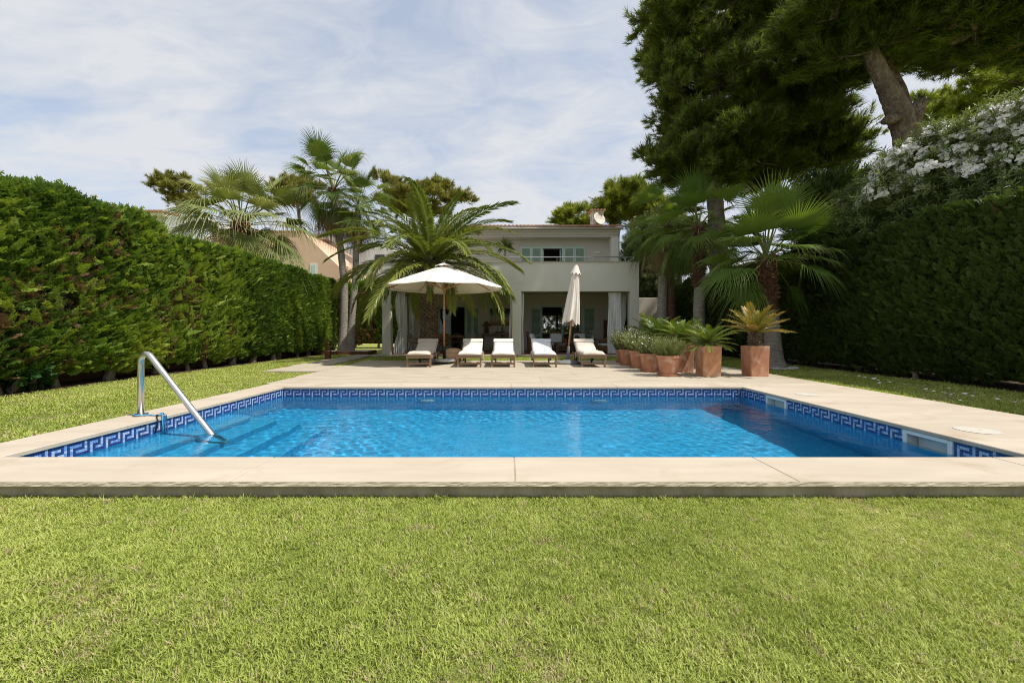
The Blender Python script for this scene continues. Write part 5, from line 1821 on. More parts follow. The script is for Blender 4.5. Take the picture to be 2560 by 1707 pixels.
def boots(parent, name, mat_, z0, z1, rfun, n_around, dz, out_=.06, hgt=.12, cx=lambda z: (0, 0), seed=1, wfac=.9, up=.6):
    rg = random.Random(seed)
    mb = MB()
    z_ = z0; row = 0
    while z_ < z1:
        r_ = rfun(z_); ox_, oy_ = cx(z_)
        for k in range(n_around):
            a = 2 * math.pi * (k + .5 * (row % 2)) / n_around + rg.uniform(-.06, .06)
            zc = z_ + rg.uniform(-.25, .25) * dz
            hw = math.pi * r_ / n_around * wfac * rg.uniform(.8, 1.15)
            o_ = out_ * rg.uniform(.6, 1.3); h_ = hgt * rg.uniform(.8, 1.2)
            er = Vector((math.cos(a), math.sin(a), 0)); et = Vector((-math.sin(a), math.cos(a), 0)); c_ = Vector((ox_, oy_, zc)) + er * (r_ - .012)
            tip = c_ + er * (o_ + .012) + Vector((0, 0, h_ * up))
            mb.add([c_ - et * hw, c_ + et * hw, c_ + et * hw * .55 + er * .01 + Vector((0, 0, h_)), c_ - et * hw * .55 + er * .01 + Vector((0, 0, h_)), tip - et * hw * .5, tip + et * hw * .5],
                   [(0, 1, 5, 4), (4, 5, 2, 3), (1, 2, 5), (0, 4, 3)])
        z_ += dz; row += 1
    o_ = mb.build(name, mat_, parent)
    return stuff(o_)


def trunk_tube(parent, name, mat_, pts, rads, n=20, wob=.0, seed=3):
    """resampled smooth trunk with slight ring relief"""
    P_ = [Vector(p_) for p_ in pts]
    out_, rr = [], []
    for i in range(len(P_) - 1):
        m_ = 10
        for j in range(m_):
            t_ = j / m_
            out_.append(P_[i].lerp(P_[i + 1], t_)); rr.append(rads[i] + (rads[i + 1] - rads[i]) * t_)
    out_.append(P_[-1]); rr.append(rads[-1])
    for _ in range(3):
        out_ = [out_[0]] + [(out_[i - 1] + out_[i] * 2 + out_[i + 1]) / 4 for i in range(1, len(out_) - 1)] + [out_[-1]]
    rg = random.Random(seed)
    rr = [r_ * (1 + rg.uniform(-wob, wob)) for r_ in rr]
    mb = MB(); mb.tube(out_, rr, n)
    return mb.build(name, mat_, parent, smooth=True)


# A: single fan palm beyond the left hedge
pa_ = P(553, 516, 16.4)
pA = thing("fan_palm", "broad pale fan palm with drooping tips beyond the sunlit hedge", "palm tree", (pa_.x, pa_.y, LZ1))
zc = pa_.z - LZ1
trunk_tube(pA, "trunk", PALM_BROWN, [(0, 0, -.1), (0, 0, 1), (.02, 0, zc - .1)], [.36, .30, .27], 18, .02)
boots(pA, "leaf_bases", BOOT_RED, zc - 1.5, zc - .05, lambda z: .27, 11, .11, .12, .16, seed=2)
fan_crown(pA, (0, 0, zc - .1), 40, 'p', 1.40, 21, -24, 82, .16, .85, 1.2, 1.05, 1.0,
          extra=((-62, -30, 'x', 1.0), (-40, -52, 'x', .95), (-130, -40, 'x', .9), (200, -30, 'p', 1.0), (-15, -20, 'p', 1.1)))

# B: twin fan palms
pB = thing("fan_palm", "tall twin trunked fan palm rising from the rusty edged gravel bed", "palm tree", (-7.3, 18.55, LZ1))
zB = P(765, 432, 18.6).z - LZ1; xB = P(768, 440, 18.6).x + 7.3
zB2 = P(835, 470, 18.9).z - LZ1; xB2 = P(826, 470, 18.9).x + 7.3
trunk_tube(pB, "trunk", PALM_GREY, [(-.12, 0, 0), (-.14, 0, .4), (-.12, 0, 1.2), (-.10, 0, 3.2), (xB, 0, zB - .1)], [.34, .24, .19, .155, .14], 18, .015)
trunk_tube(pB, "trunk", PALM_GREY, [(.10, .05, 0), (.14, .05, .5), (.20, .05, 1.3), (xB2 - .12, .1, 3.2), (xB2, .15, zB2 - .1)], [.26, .20, .155, .135, .12], 18, .015)
fan_crown(pB, (xB, 0, zB - .15), 46, 'g', 1.0, 31, -58, 82, .12, 1.0, 1.25, .95, 1.0, grow=(1.25, .9))
fan_crown(pB, (xB2, .15, zB2 - .2), 26, 'g', .92, 37, -55, 78, .12, 1.0, 1.15, .9, 1.0, grow=(1.15, .95))
for k in range(16):
    link("dead_frond", fan_mesh(-72, k % 2, 'x', .6, .7, .95), pB, (xB, 0, zB - .3), (0, 0, k * 2.4), rnd(1.0, 1.25))
for k in range(12):
    link("dead_frond", fan_mesh(-72, k % 2, 'x', .6, .7, .95), pB, (xB2, .15, zB2 - .3), (0, 0, k * 2.4 + .5), rnd(.9, 1.1))
boots(pB, "leaf_bases", BOOT_RED, zB - .55, zB - .1, lambda z: .15, 8, .1, .1, .14, cx=lambda z: (xB, 0), seed=4)

# ------------------------------------------------------------------ date palm
DATE = leafmat("date_palm_leaflet", [(0, (.105, .150, .028)), (.5, (.175, .220, .042)), (1, (.29, .315, .070))], .30, .4, .32, 'OBJ')
RACHIS = plain("frond_rachis", (.24, .26, .075), .45, var=.15)


def pinnate(pitch, bend, Ln, n, ll, lw, v_up, seed, mats, start=.10, fwd0=62, fwd1=28, droop=.25, rr=.022, twist=0.0):
    rg = random.Random(seed)
    mb = MB()
    N_ = 26
    pts, tan = [], []
    p0 = Vector((0, 0, 0))
    side = rg.uniform(-.12, .12)
    for i in range(N_ + 1):
        s_ = i / N_
        an = R(pitch - bend * s_ ** 1.25)
        d_ = Vector((math.cos(an), side * s_, math.sin(an))).normalized()
        pts.append(p0.copy()); tan.append(d_)
        p0 = p0 + d_ * Ln / N_
    mb.mi = 1
    mb.tube(pts[::2], [rr * (1 - .85 * i / (N_ / 2)) + .0015 for i in range(N_ // 2 + 1)], 5)
    mb.mi = 0
    for k in range(n):
        s_ = start + (1 - start) * (k + rg.uniform(-.2, .2)) / n
        f_ = min(N_ - 1e-4, max(0, s_ * N_)); i = int(f_); b_ = pts[i].lerp(pts[i + 1], f_ - i); T = tan[i].lerp(tan[i + 1], f_ - i).normalized()
        S = Vector((0, 1, 0)); S = (S - T * S.dot(T)).normalized(); U = S.cross(T) * -1
        if U.z < 0: U = -U
        fw = R(fwd0 + (fwd1 - fwd0) * s_ + rg.uniform(-7, 7))
        l_ = ll * (math.sin(math.pi * (.16 + .76 * s_)) ** .55) * rg.uniform(.88, 1.1)
        for sg in (-1, 1):
            va = R(v_up + rg.uniform(-14, 14))
            D = (T * math.cos(fw) + (S * sg * math.cos(va) + U * math.sin(va)) * math.sin(fw)).normalized()
            wv = D.cross(U).normalized() * lw * .5
            m_ = b_ + D * l_ * .45 + Vector((0, 0, -droop * l_ * .08))
            e_ = b_ + D * l_ + Vector((0, 0, -droop * l_ * .5))
            mb.add([b_, m_ + wv, e_, m_ - wv], [(0, 1, 2, 3)])
    return mb.mesh("pinnate_leaf", mats, False)


pc_ = P(985, 588, 15.0)
pC = thing("date_palm", "date palm with thick scaly trunk and arching feathery fronds in front of the villa", "palm tree", (pc_.x, 15.0, LZ1))
zC = pc_.z - LZ1
trunk_tube(pC, "trunk", PALM_BROWN, [(.02, 0, -.05), (.02, 0, .8), (0, 0, zC - .9), (0, 0, zC - .3)], [.33, .30, .28, .36], 24, .01)
boots(pC, "leaf_scars", BOOT, .0, zC - .75, lambda z: .305 - .008 * z, 10, .075, .035, .085, seed=8, wfac=1.0, up=.8)
boots(pC, "leaf_bases", BOOT, zC - .8, zC - .05, lambda z: .30 + .10 * (z - zC + .8), 11, .12, .16, .2, seed=9)
dmesh = {}
rg = random.Random(5)
az = .4
nF = 58
for i in range(nF):
    s_ = (i + .5) / nF
    pitch = 84 - 88 * s_ ** .85 + rg.uniform(-5, 5)
    pcx = round(pitch / 14) * 14
    bend = 56 + 30 * s_
    key = (pcx, i % 2)
    if key not in dmesh:
        dmesh[key] = pinnate(pcx, bend, 3.6, 118, .48, .050, 26, 40 + i, [DATE, RACHIS], .10, 60, 26, .5)
    az += 2.399963 + rg.uniform(-.15, .15)
    link("frond", dmesh[key], pC, (.12 * math.cos(az), .12 * math.sin(az), zC - .15 - .25 * s_), (R(rg.uniform(-14, 14)), 0, az), rg.uniform(.86, 1.06) * (1.06 if s_ > .2 else .78))
for azd, sc in ((-75, .75), (150, .7), (30, .8), (-120, .72)):
    link("frond", dmesh[key], pC, (0, 0, zC - .35), (0, 0, R(azd)), sc)

# ------------------------------------------------------------------ shaded fan palms beside the terrace
pD = thing("fan_palm", "fan palm with pale flared foot and hairy brown upper trunk behind the terracotta cube pots", "palm tree", (7.33, 11.45, LZ1))
zD = P(1757, 590, 11.5).z - LZ1; xD = P(1757, 590, 11.5).x - 7.33
trunk_tube(pD, "trunk", PALM_GREY, [(.06, 0, -.02), (.03, 0, .22), (0, 0, .7), (-.04, 0, 1.45)], [.36, .255, .215, .195], 22, .012)
trunk_tube(pD, "upper_trunk", PALM_BROWN, [(-.04, 0, 1.42), (-.08, 0, 2.2), (xD, 0, zD)], [.19, .175, .17], 18, .02)
boots(pD, "leaf_bases", BOOT_RED, 1.9, zD - .02, lambda z: .165, 9, .10, .11, .15, cx=lambda z: (-.04 + (xD + .04) * max(0, z - 1.45) / (zD - 1.45), 0), seed=12)
fan_crown(pD, (xD, 0, zD - .1), 32, 'd', .98, 51, -20, 80, .06, .5, 1.05, 1.05, 1.0, extra=((-92, 84, 'd', 1.25), (-100, 62, 'd', 1.2), (-80, 40, 'd', 1.1), (-20, 15, 'd', 1.1), (-170, -10, 'd', 1.15), (-155, -35, 'd', 1.0), (-165, -58, 'd', .95), (-20, -50, 'd', .9)))
mb = MB()
for k in range(420):
    a = rnd(0, 6.28); r_ = .30 + .30 * math.sqrt(rnd(0, 1)); s_ = rnd(.012, .028)
    c_ = Vector((r_ * math.cos(a), r_ * math.sin(a), rnd(0, .012)))
    mb.add([c_ + Vector((s_, 0, 0)), c_ + Vector((0, s_, 0)), c_ + Vector((-s_, 0, 0)), c_ + Vector((0, -s_, 0)), c_ + Vector((0, 0, s_))], [(0, 1, 4), (1, 2, 4), (2, 3, 4), (3, 0, 4)])
gv = mb.build("gravel_ring", GRAVEL); gv.location = (7.33, 11.45, LZ1 + .03)
tag(gv, "ring of white pebbles round the foot of the flared palm trunk", "gravel", kind="stuff")

pE = thing("fan_palm", "fan palm with smooth grey trunk and dark crown between the two shaded palms", "palm tree", (P(1605, 700, 14.5).x, 14.5, LZ1))
zE = P(1603, 520, 14.5).z - LZ1
trunk_tube(pE, "trunk", PALM_GREY, [(0, 0, -.02), (0, 0, 1.5), (.02, 0, 2.6)], [.28, .19, .17], 18, .012)
trunk_tube(pE, "upper_trunk", PALM_BROWN, [(.02, 0, 2.58), (.02, 0, zE)], [.175, .17], 16, .02)
boots(pE, "leaf_bases", BOOT_RED, 2.6, zE - .05, lambda z: .165, 9, .11, .11, .15, seed=14)
fan_crown(pE, (0, 0, zE - .05), 34, 'd', 1.0, 61, -50, 82, .08, .7, 1.15, 1.0, 1.0)
pF = thing("fan_palm", "fan palm with dry brown skirt whose fronds brush the villa corner", "palm tree", (P(1526, 700, 16.2).x, 16.2, LZ1))
zF = P(1535, 520, 16.2).z - LZ1
trunk_tube(pF, "trunk", PALM_GREY, [(-.1, 0, -.02), (-.1, 0, 1.5), (-.06, 0, 3.2)], [.26, .19, .17], 18, .012)
trunk_tube(pF, "trunk", PALM_BROWN, [(.28, .1, -.02), (.28, .1, 1.5), (.15, 0, zF)], [.24, .20, .17], 18, .02)
fan_crown(pF, (.1, 0, zF - .05), 28, 'd', 1.0, 71, -45, 76, .15, .8, 1.15, .98, .95, extra=((190, -62, 'x', .9), (230, -62, 'x', .9), (160, -50, 'x', .9), (270, -70, 'x', .9)))

# ------------------------------------------------------------------ potted cycads
CYC = leafmat("cycad_leaf", [(0, (.085, .155, .022)), (.6, (.155, .235, .032)), (1, (.27, .30, .050))], .22, .38, .4, 'OBJ')
CYC_GOLD = leafmat("golden_cycad_leaf", [(0, (.16, .17, .028)), (.45, (.30, .24, .045)), (1, (.44, .27, .085))], .22, .4, .35, 'OBJ')
CYCR = plain("cycad_rachis", (.24, .22, .06), .45)
_cy = {}


def cycad(label, x0, y0, side, hgt, leaf, seed, tm, n=34, stem_h=.20, gold=False, spread=1.0):
    cx_, cy_ = x0 + side / 2, y0 + side / 2
    pot = thing("terracotta_pot", label[0], "plant pot", (cx_, cy_, -.004), 0.0, "square terracotta pots on the terrace")
    mb = MB()
    s0, s1 = side / 2 * .96, side / 2 * 1.03
    th = .035
    def ringv(s_, z_):
        b_ = .018
        return [(-s_ + b_, -s_, z_), (s_ - b_, -s_, z_), (s_, -s_ + b_, z_), (s_, s_ - b_, z_), (s_ - b_, s_, z_), (-s_ + b_, s_, z_), (-s_, s_ - b_, z_), (-s_, -s_ + b_, z_)]
    rings = [ringv(s0, 0), ringv(s0, .012), ringv((s0 + s1) / 2, hgt * .5), ringv(s1, hgt - .02), ringv(s1 - .004, hgt), ringv(s1 - th, hgt), ringv(s1 - th, hgt - .07)]
    vs = [p_ for r_ in rings for p_ in r_]
    fs = [(i * 8 + j, i * 8 + (j + 1) % 8, (i + 1) * 8 + (j + 1) % 8, (i + 1) * 8 + j) for i in range(len(rings) - 1) for j in range(8)] + [tuple(range(8))]
    mb.add(vs, fs); mb.build("pot_body", tm, pot)
    mb = MB(); mb.sheet(lambda a, b: ((a - .5) * 2 * (s1 - th), (b - .5) * 2 * (s1 - th), hgt - .05 + .02 * rnd(0, 1)), 8, 8); mb.build("soil", SOIL, pot)
    pl = thing("cycad", label[1], "plant", (cx_, cy_, hgt - .06), 0, "cycads in square pots")
    mb = MB(); mb.lathe([(.10, 0), (.125, stem_h * .4), (.12, stem_h * .8), (.08, stem_h), (0, stem_h + .04)], 16, cap=False); mb.build("stem", PALM_BROWN, pl)
    boots(pl, "stem_scales", BOOT, .0, stem_h, lambda z: .115, 14, .035, .045, .05, seed=seed)
    rg = random.Random(seed)
    az = rg.uniform(0, 6)
    for i in range(n):
        s_ = (i + .5) / n
        pitch = 72 - (62 if gold else 82) * s_ + rg.uniform(-5, 5)
        pk = (round(pitch / 12) * 12, i % 2, gold)
        if pk not in _cy:
            _cy[pk] = pinnate(pk[0], 26 if gold else 34, .72, 46, .155, .016, 20, 60 + i + pk[0], [CYC_GOLD if gold else CYC, CYCR], .10, 66, 34, .12, .010)
        az += 2.399963
        link("leaf", _cy[pk], pl, (0, 0, stem_h), (R(rg.uniform(-10, 10)), 0, az), leaf * rg.uniform(.9, 1.08))
    return pot, pl


cycad(("tall square terracotta pot holding the golden leaved cycad by the lawn edge", "golden yellow cycad in the tall square pot nearest the lawn"), 5.24, 8.91, .405, .665, .98, 81, TERRACOTTA, 30, .33, True)
cycad(("mottled square terracotta pot between the golden cycad pot and round pots", "bright green cycad in the mottled square pot"), 4.205, 8.91, .405, .665, .84, 82, TERRACOTTA2, 32, .10)
cycad(("dark streaked square terracotta pot hidden behind the nearest round pot", "green cycad standing above the lavender next to the mottled pot"), 4.02, 9.87, .43, .68, .92, 83, TERRACOTTA, 34, .16)
cycad(("square terracotta pot behind the flowering round pots, third in its row", "yellowish green cycad spreading above the white flowering pots"), 3.95, 11.0, .42, .66, 1.05, 84, TERRACOTTA, 32, .20)
cycad(("square terracotta pot at the villa end of the cycad row", "dark green cycad at the villa end of the cycad row"), 4.02, 12.1, .42, .66, 1.10, 85, TERRACOTTA, 32, .22)

# ------------------------------------------------------------------ round pots with airy flowering plants
STEMM = leafmat("grey_green_stem", [(0, (.12, .155, .055)), (.5, (.21, .245, .095)), (1, (.34, .34, .16))], .3, .6, .15)
FLW = leafmat("white_petal", [(0, (.80, .78, .74)), (1, (.92, .90, .86))], .30, .6, .2, tcol=(1, 1, 1))


def stem_temp(seed):
    rg = random.Random(seed)
    mb = MB()
    pts = [Vector((0, 0, 0))]
    d_ = Vector((rg.uniform(-.12, .12), rg.uniform(-.12, .12), 1))
    for i in range(4):
        d_ = (d_ + Vector((rg.uniform(-.16, .16), rg.uniform(-.16, .16), 0))).normalized()
        pts.append(pts[-1] + d_ * .25)
    mb.tube(pts, [.007, .006, .005, .004, .003], 3, cap=False)
    for k in range(34):
        s_ = rg.random() ** 1.3 * 3.99; i = int(s_); b_ = pts[i].lerp(pts[i + 1], s_ - i)
        d2 = Vector((rg.uniform(-1, 1), rg.uniform(-1, 1), rg.uniform(.4, 1.6))).normalized(); q = d2.cross(Vector((rg.uniform(-1, 1), rg.uniform(-1, 1), .1))).normalized() * .011
        l_ = rg.uniform(.07, .15)
        mb.add([b_, b_ + d2 * l_ * .5 + q, b_ + d2 * l_, b_ + d2 * l_ * .5 - q], [(0, 1, 2, 3)])
    return template(mb, "stem", STEMM)


STEMS = [stem_temp(i) for i in range(4)]


def flower_temp(seed, r_=1.0, mat_=FLW):
    rg = random.Random(seed)
    mb = MB()
    for k in range(5):
        a = 2 * math.pi * k / 5 + rg.uniform(-.2, .2); u = rg.uniform(.1, .5)
        d_ = Vector((math.cos(a), math.sin(a), u)).normalized() * r_; q = Vector((-math.sin(a), math.cos(a), 0)) * .42 * r_
        mb.add([(0, 0, 0), d_ * .55 + q, d_, d_ * .55 - q], [(0, 1, 2, 3)])
    return template(mb, "flower", mat_)


FLOWS = [flower_temp(1), flower_temp(2)]


def round_pot(lp_, lpl, x, y, rt_, hgt, n, ph, nfl, seed, saucer=True):
    pot = thing("round_terracotta_pot", lp_, "plant pot", (x, y, -.004), 0, "round terracotta pots on the terrace")
    mb = MB()
    zb_ = .03 if saucer else 0
    mb.lathe([(0, zb_), (rt_ * .72, zb_), (rt_ * .78, zb_ + hgt * .25), (rt_ * .93, hgt * .86), (rt_ * .94, hgt * .88), (rt_, hgt * .89), (rt_ * 1.0, hgt), (rt_ * .92, hgt), (rt_ * .88, hgt * .9), (rt_ * .86, hgt * .85)], 32, cap=False)
    mb.build("pot_body", TERRACOTTA, pot, smooth=False)
    mb = MB(); mb.lathe([(0, hgt * .87), (rt_ * .9, hgt * .87)], 24, cap=False); mb.build("soil", SOIL, pot)
    if saucer:
        mb = MB(); mb.lathe([(0, 0), (rt_ * .92, 0), (rt_ * 1.0, .045), (rt_ * .96, .045), (rt_ * .88, .02), (0, .02)], 32, cap=False); mb.build("saucer", TERRACOTTA, pot)
    pl = thing("flowering_plant", lpl, "plant", (x, y, hgt * .86), 0, "airy plants in round pots")
    rg = np.random.default_rng(seed)
    a = rg.uniform(0, 6.28, n); r_ = rt_ * .75 * np.sqrt(rg.random(n))
    pts = np.stack([x + r_ * np.cos(a), y + r_ * np.sin(a), np.full(n, hgt * .85)], 1)
    tilt = .75 * rg.random(n) + .15
    dr = np.stack([np.cos(a) * tilt, np.sin(a) * tilt, np.ones(n)], 1) + rg.normal(0, .1, (n, 3))
    dr /= np.linalg.norm(dr, axis=1, keepdims=True)
    sc = ph * rg.uniform(.55, 1.1, n) * (1 - .25 * tilt)
    scatter("stems", pts, euler_from_dir(dr, rg.uniform(0, 6, n)), sc, np.clip(rg.normal(.5, .25, n), 0, 1), STEMS, pl, rg)
    if nfl:
        i = rg.integers(0, n, nfl)
        fp = pts[i] + dr[i] * (sc[i] * rg.uniform(.75, 1.12, nfl))[:, None] + rg.normal(0, .03, (nfl, 3))
        scatter("flowers", fp, rg.uniform(-.8, .8, (nfl, 3)), rg.uniform(.012, .022, nfl), rg.random(nfl), FLOWS, pl, rg)


round_pot("round terracotta pot with saucer, nearest the pool in the row of round pots", "bushy grey green lavender in the round pot nearest the pool", 3.53, 9.13, .245, .45, 380, .50, 0, 91)
round_pot("round terracotta pot, second in the row counting from the pool", "grey green flowering plant in the second round pot from the pool", 3.47, 10.1, .26, .44, 360, .54, 90, 92)
round_pot("round terracotta pot in the middle of the row of round pots", "white flowering plant in the middle round pot", 3.52, 11.15, .26, .46, 360, .62, 220, 93)
round_pot("round terracotta pot, second in the row counting from the villa", "tall airy plant with many white flowers in the second pot from the villa", 3.53, 12.2, .26, .45, 360, .68, 300, 94)
round_pot("small round terracotta pot at the villa end of the row", "wispy green plant in the small pot at the villa end", 3.60, 13.1, .20, .40, 240, .58, 90, 95)

# ------------------------------------------------------------------ pines
def tuft_temp(name, mat_, seed, n=30, ln=.17, wd=.009):
    rg = random.Random(seed)
    mb = MB()
    for k in range(n):
        b_ = Vector((0, 0, rg.uniform(0, .16)))
        a = rg.uniform(0, 6.28); t_ = R(rg.uniform(12, 72))
        d_ = Vector((math.sin(t_) * math.cos(a), math.sin(t_) * math.sin(a), math.cos(t_)))
        q = Vector((-math.sin(a), math.cos(a), 0)) * wd
        l_ = ln * rg.uniform(.75, 1.2)
        mb.add([b_ - q, b_ + q, b_ + d_ * l_], [(0, 1, 2)])
    mb.tube([(0, 0, -.06), (0, 0, .16)], .004, 3, cap=False)
    return template(mb, name, mat_)


PINE_DK = leafmat("pine_needles", [(0, (.068, .092, .022)), (.5, (.135, .178, .038)), (1, (.22, .265, .060))], .46, .5, .2)
PINE_LT = leafmat("bright_pine_needles", [(0, (.115, .145, .018)), (.5, (.22, .265, .028)), (1, (.36, .40, .045))], .34, .5, .2)
PINE_MD = leafmat("olive_pine_needles", [(0, (.10, .105, .022)), (.5, (.19, .19, .040)), (1, (.29, .28, .060))], .30, .5, .2)
TF = {k: [tuft_temp("needle_tuft", m_, i) for i in (1, 2, 3)] for k, m_ in (('d', PINE_DK), ('l', PINE_LT), ('m', PINE_MD))}


def pine(name, label, base, trunk, ells, mkey, nper, seed, puff=(.6, 1.05), ntuft=170, tscale=1.5, limbs=True, trad=None, bark=BARK_PINE, cat="tree"):
    """trunk: list of (point, radius) in world; ells: crown envelope ellipsoids (centre, radii, puffs)"""
    t_ = thing(name, label, cat, tuple(base))
    rg = np.random.default_rng(seed)
    pts = [Vector(p_) - Vector(base) for p_, _ in trunk]
    trunk_tube(t_, "trunk", bark, pts, [r_ for _, r_ in trunk], 16, .05, seed)
    tp = Vector(trunk[-1][0])
    allp, alld, allv = [], [], []
    lm = MB()
    cents = []
    trk = [Vector(p_) for p_, _ in trunk]
    for c_, r_, np_ in ells:
        c_ = np.array(c_); r_ = np.array(r_)
        for k in range(np_):
            while True:
                q = rg.uniform(-1, 1, 3)
                l_ = np.linalg.norm(q)
                if .35 < l_ < 1: break
            q *= (.55 + .45 * rg.random()) / max(l_, .5)
            pc = c_ + q * r_
            pr_ = rg.uniform(*puff)
            n_ = int(ntuft * (pr_ / .8) ** 2)
            ntw = 18
            tw = rg.normal(0, 1, (ntw, 3)); tw /= np.linalg.norm(tw, axis=1, keepdims=True)
            tw[:, 2] = np.where(tw[:, 2] < -.25, -tw[:, 2] * .6, tw[:, 2])
            tl = pr_ * rg.uniform(.65, 1.38, ntw)
            k_ = rg.integers(0, ntw, n_)
            v_ = tw[k_]
            rad = tl[k_] * (.22 + .78 * rg.random(n_) ** .75)
            off = v_ * rad[:, None] * np.array([1, 1, .66]) + rg.normal(0, .075, (n_, 3))
            off[:, 2] -= .10 * (rad / pr_) ** 2 * pr_
            allp.append(pc + off); alld.append(v_ * 1.1 + np.array([0, 0, .5]) + rg.normal(0, .32, (n_, 3)))
            allv.append(np.clip(rg.normal(.45, .18, n_) + rg.normal(0, .14) + .12 * v_[:, 2] + .12 * (rad / pr_ - .6), 0, 1))
            cents.append((pc, pr_))
    allp = np.concatenate(allp); alld = np.concatenate(alld); allv = np.concatenate(allv)
    n_ = len(allp)
    scatter("crown", allp, euler_from_dir(alld, rg.uniform(0, 6.28, n_)), tscale * rg.uniform(.75, 1.25, n_), allv, TF[mkey], t_, rg)
    if limbs:
        nodes = [(Vector(p_), -1) for p_ in trk[-4:]]
        cents.sort(key=lambda q_: (Vector(q_[0]) - trk[-1]).length)
        edges = []
        for pc, pr_ in cents:
            e_ = Vector(pc)
            bi = min(range(len(nodes)), key=lambda i_: (nodes[i_][0] - e_).length + (.35 * max(0, nodes[i_][0].z - e_.z)))
            d0 = nodes[bi][0]
            m1_ = d0.lerp(e_, .5) + Vector((rg.normal(0, .12), rg.normal(0, .12), -.08 * (e_ - d0).length))
            nodes.append((m1_, bi)); nodes.append((e_, len(nodes) - 1))
        cnt = [1] * len(nodes)
        for i_ in range(len(nodes) - 1, -1, -1):
            if nodes[i_][1] >= 0: cnt[nodes[i_][1]] += cnt[i_]
        for i_, (p_, pa__) in enumerate(nodes):
            if pa__ >= 0:
                lm.tube([nodes[pa__][0], p_], [min(.2, .013 * cnt[i_] ** .55 + .006), min(.2, .013 * cnt[i_] ** .55)], 6, cap=False)
        for pc, pr_ in cents:
            for _ in range(4):
                w_ = Vector(pc + rg.normal(0, .45, 3) * np.array([1, 1, .5]) * pr_)
                lm.tube([Vector(pc), w_], [.014, .005], 4, cap=False)
        lm.build("limbs", bark, t_, smooth=True, w=True)
    return t_


Y1 = 12.5
tr1 = [(P(2095, 700, Y1) * 1 if False else Vector((P(2092, 500, Y1).x, Y1, -.1)), .50), (P(2092, 420, Y1), .36), (P(2084, 310, Y1), .34), (P(2062, 250, Y1), .31), (P(2035, 195, Y1), .25), (P(2005, 135, Y1), .21), (P(1985, 90, Y1), .16)]
pine1 = pine("pine_tree", "massive pine with bare curving trunk rising behind the white oleander", (tr1[0][0].x, Y1, -.1), tr1,
     [((12.6, 12.0, 10.7), (4.2, 2.8, 1.5), 54), ((14.6, 11.9, 11.4), (4.2, 1.9, 1.4), 40), ((10.8, 12.2, 10.3), (2.2, 1.8, 1.2), 18), ((16.4, 12.5, 10.2), (2.5, 2.6, 1.5), 20), ((14.8, 11.6, 9.6), (2.7, 1.8, .8), 24), ((11.7, 11.4, 10.2), (1.6, .9, .7), 10)], 'd', 0, 101, (.55, 1.05), 145, 1.4)
mb = MB()
b0 = P(2088, 285, Y1); mb.tube([b0, b0.lerp(P(2108, 255, Y1 - .15), .6), P(2112, 240, Y1 - .2), P(2118, 236, Y1 - .2)], [.30, .22, .18, .17], 12)
b1 = P(2068, 270, Y1); mb.tube([b1, P(2038, 276, Y1 - .25), P(2030, 280, Y1 - .3)], [.22, .13, .09], 10)
mb.tube([P(2078, 290, Y1), P(2062, 210, Y1 + .5), P(2035, 150, Y1 + .8), P(2020, 60, Y1 + 1)], [.3, .22, .18, .12], 12)
mb.build("branch_stub", BARK_PINE, pine1, smooth=True, w=True)

Y2 = 17.5
pine("pine_tree", "tall dense dark pine towering over the shaded fan palms", (P(1655, 700, Y2).x, Y2, -.1),
     [(Vector((P(1655, 700, Y2).x, Y2, -.1)), .42), (P(1650, 560, Y2), .36), (P(1640, 430, Y2), .30), (P(1625, 340, Y2), .24), (P(1640, 240, Y2), .2), (P(1680, 120, Y2), .15)],
     [((9.6, 17.5, 8.7), (3.7, 2.6, 1.05), 38), ((9.2, 17.3, 10.6), (3.3, 2.8, 1.5), 44), ((8.9, 17.0, 13.0), (3.9, 3.0, 1.7), 60), ((12.2, 16.5, 12.2), (2.6, 2.6, 1.9), 34), ((6.7, 17.2, 13.2), (1.2, 1.6, 1.1), 10), ((12.6, 17.5, 9.2), (1.6, 1.8, 1.2), 14), ((12.4, 15.6, 10.2), (1.9, 1.5, 1.2), 18), ((9.8, 17.3, 7.6), (2.7, 2.0, .55), 26), ((7.5, 17.0, 7.9), (1.2, 1.2, .6), 9), ((12.4, 17.0, 8.2), (1.3, 1.4, .8), 12)], 'd', 0, 102, (.5, 1.0), 145, 1.45)


def far_pine(label, u, v, Y, rx, rz, mkey, n, seed, uv_base=None, lean=0.0, puff=(.5, .9), nt=100, extra=()):
    c_ = P(u, v, Y)
    bx = c_.x - lean
    tr = [(Vector((bx, Y, -.1)), .22), (Vector((bx + lean * .3, Y, c_.z * .45)), .18), (Vector((c_.x, Y, c_.z - rz * .3)), .11)]
    el = [(tuple(c_), (rx, rx * .8, rz), n)] + [(tuple(P(a, b, Y)), (r1, r1, r2), k) for a, b, r1, r2, k in extra]
    return pine("pine_tree", label, (bx, Y, -.1), tr, el, mkey, 0, seed, puff, nt, 1.7)


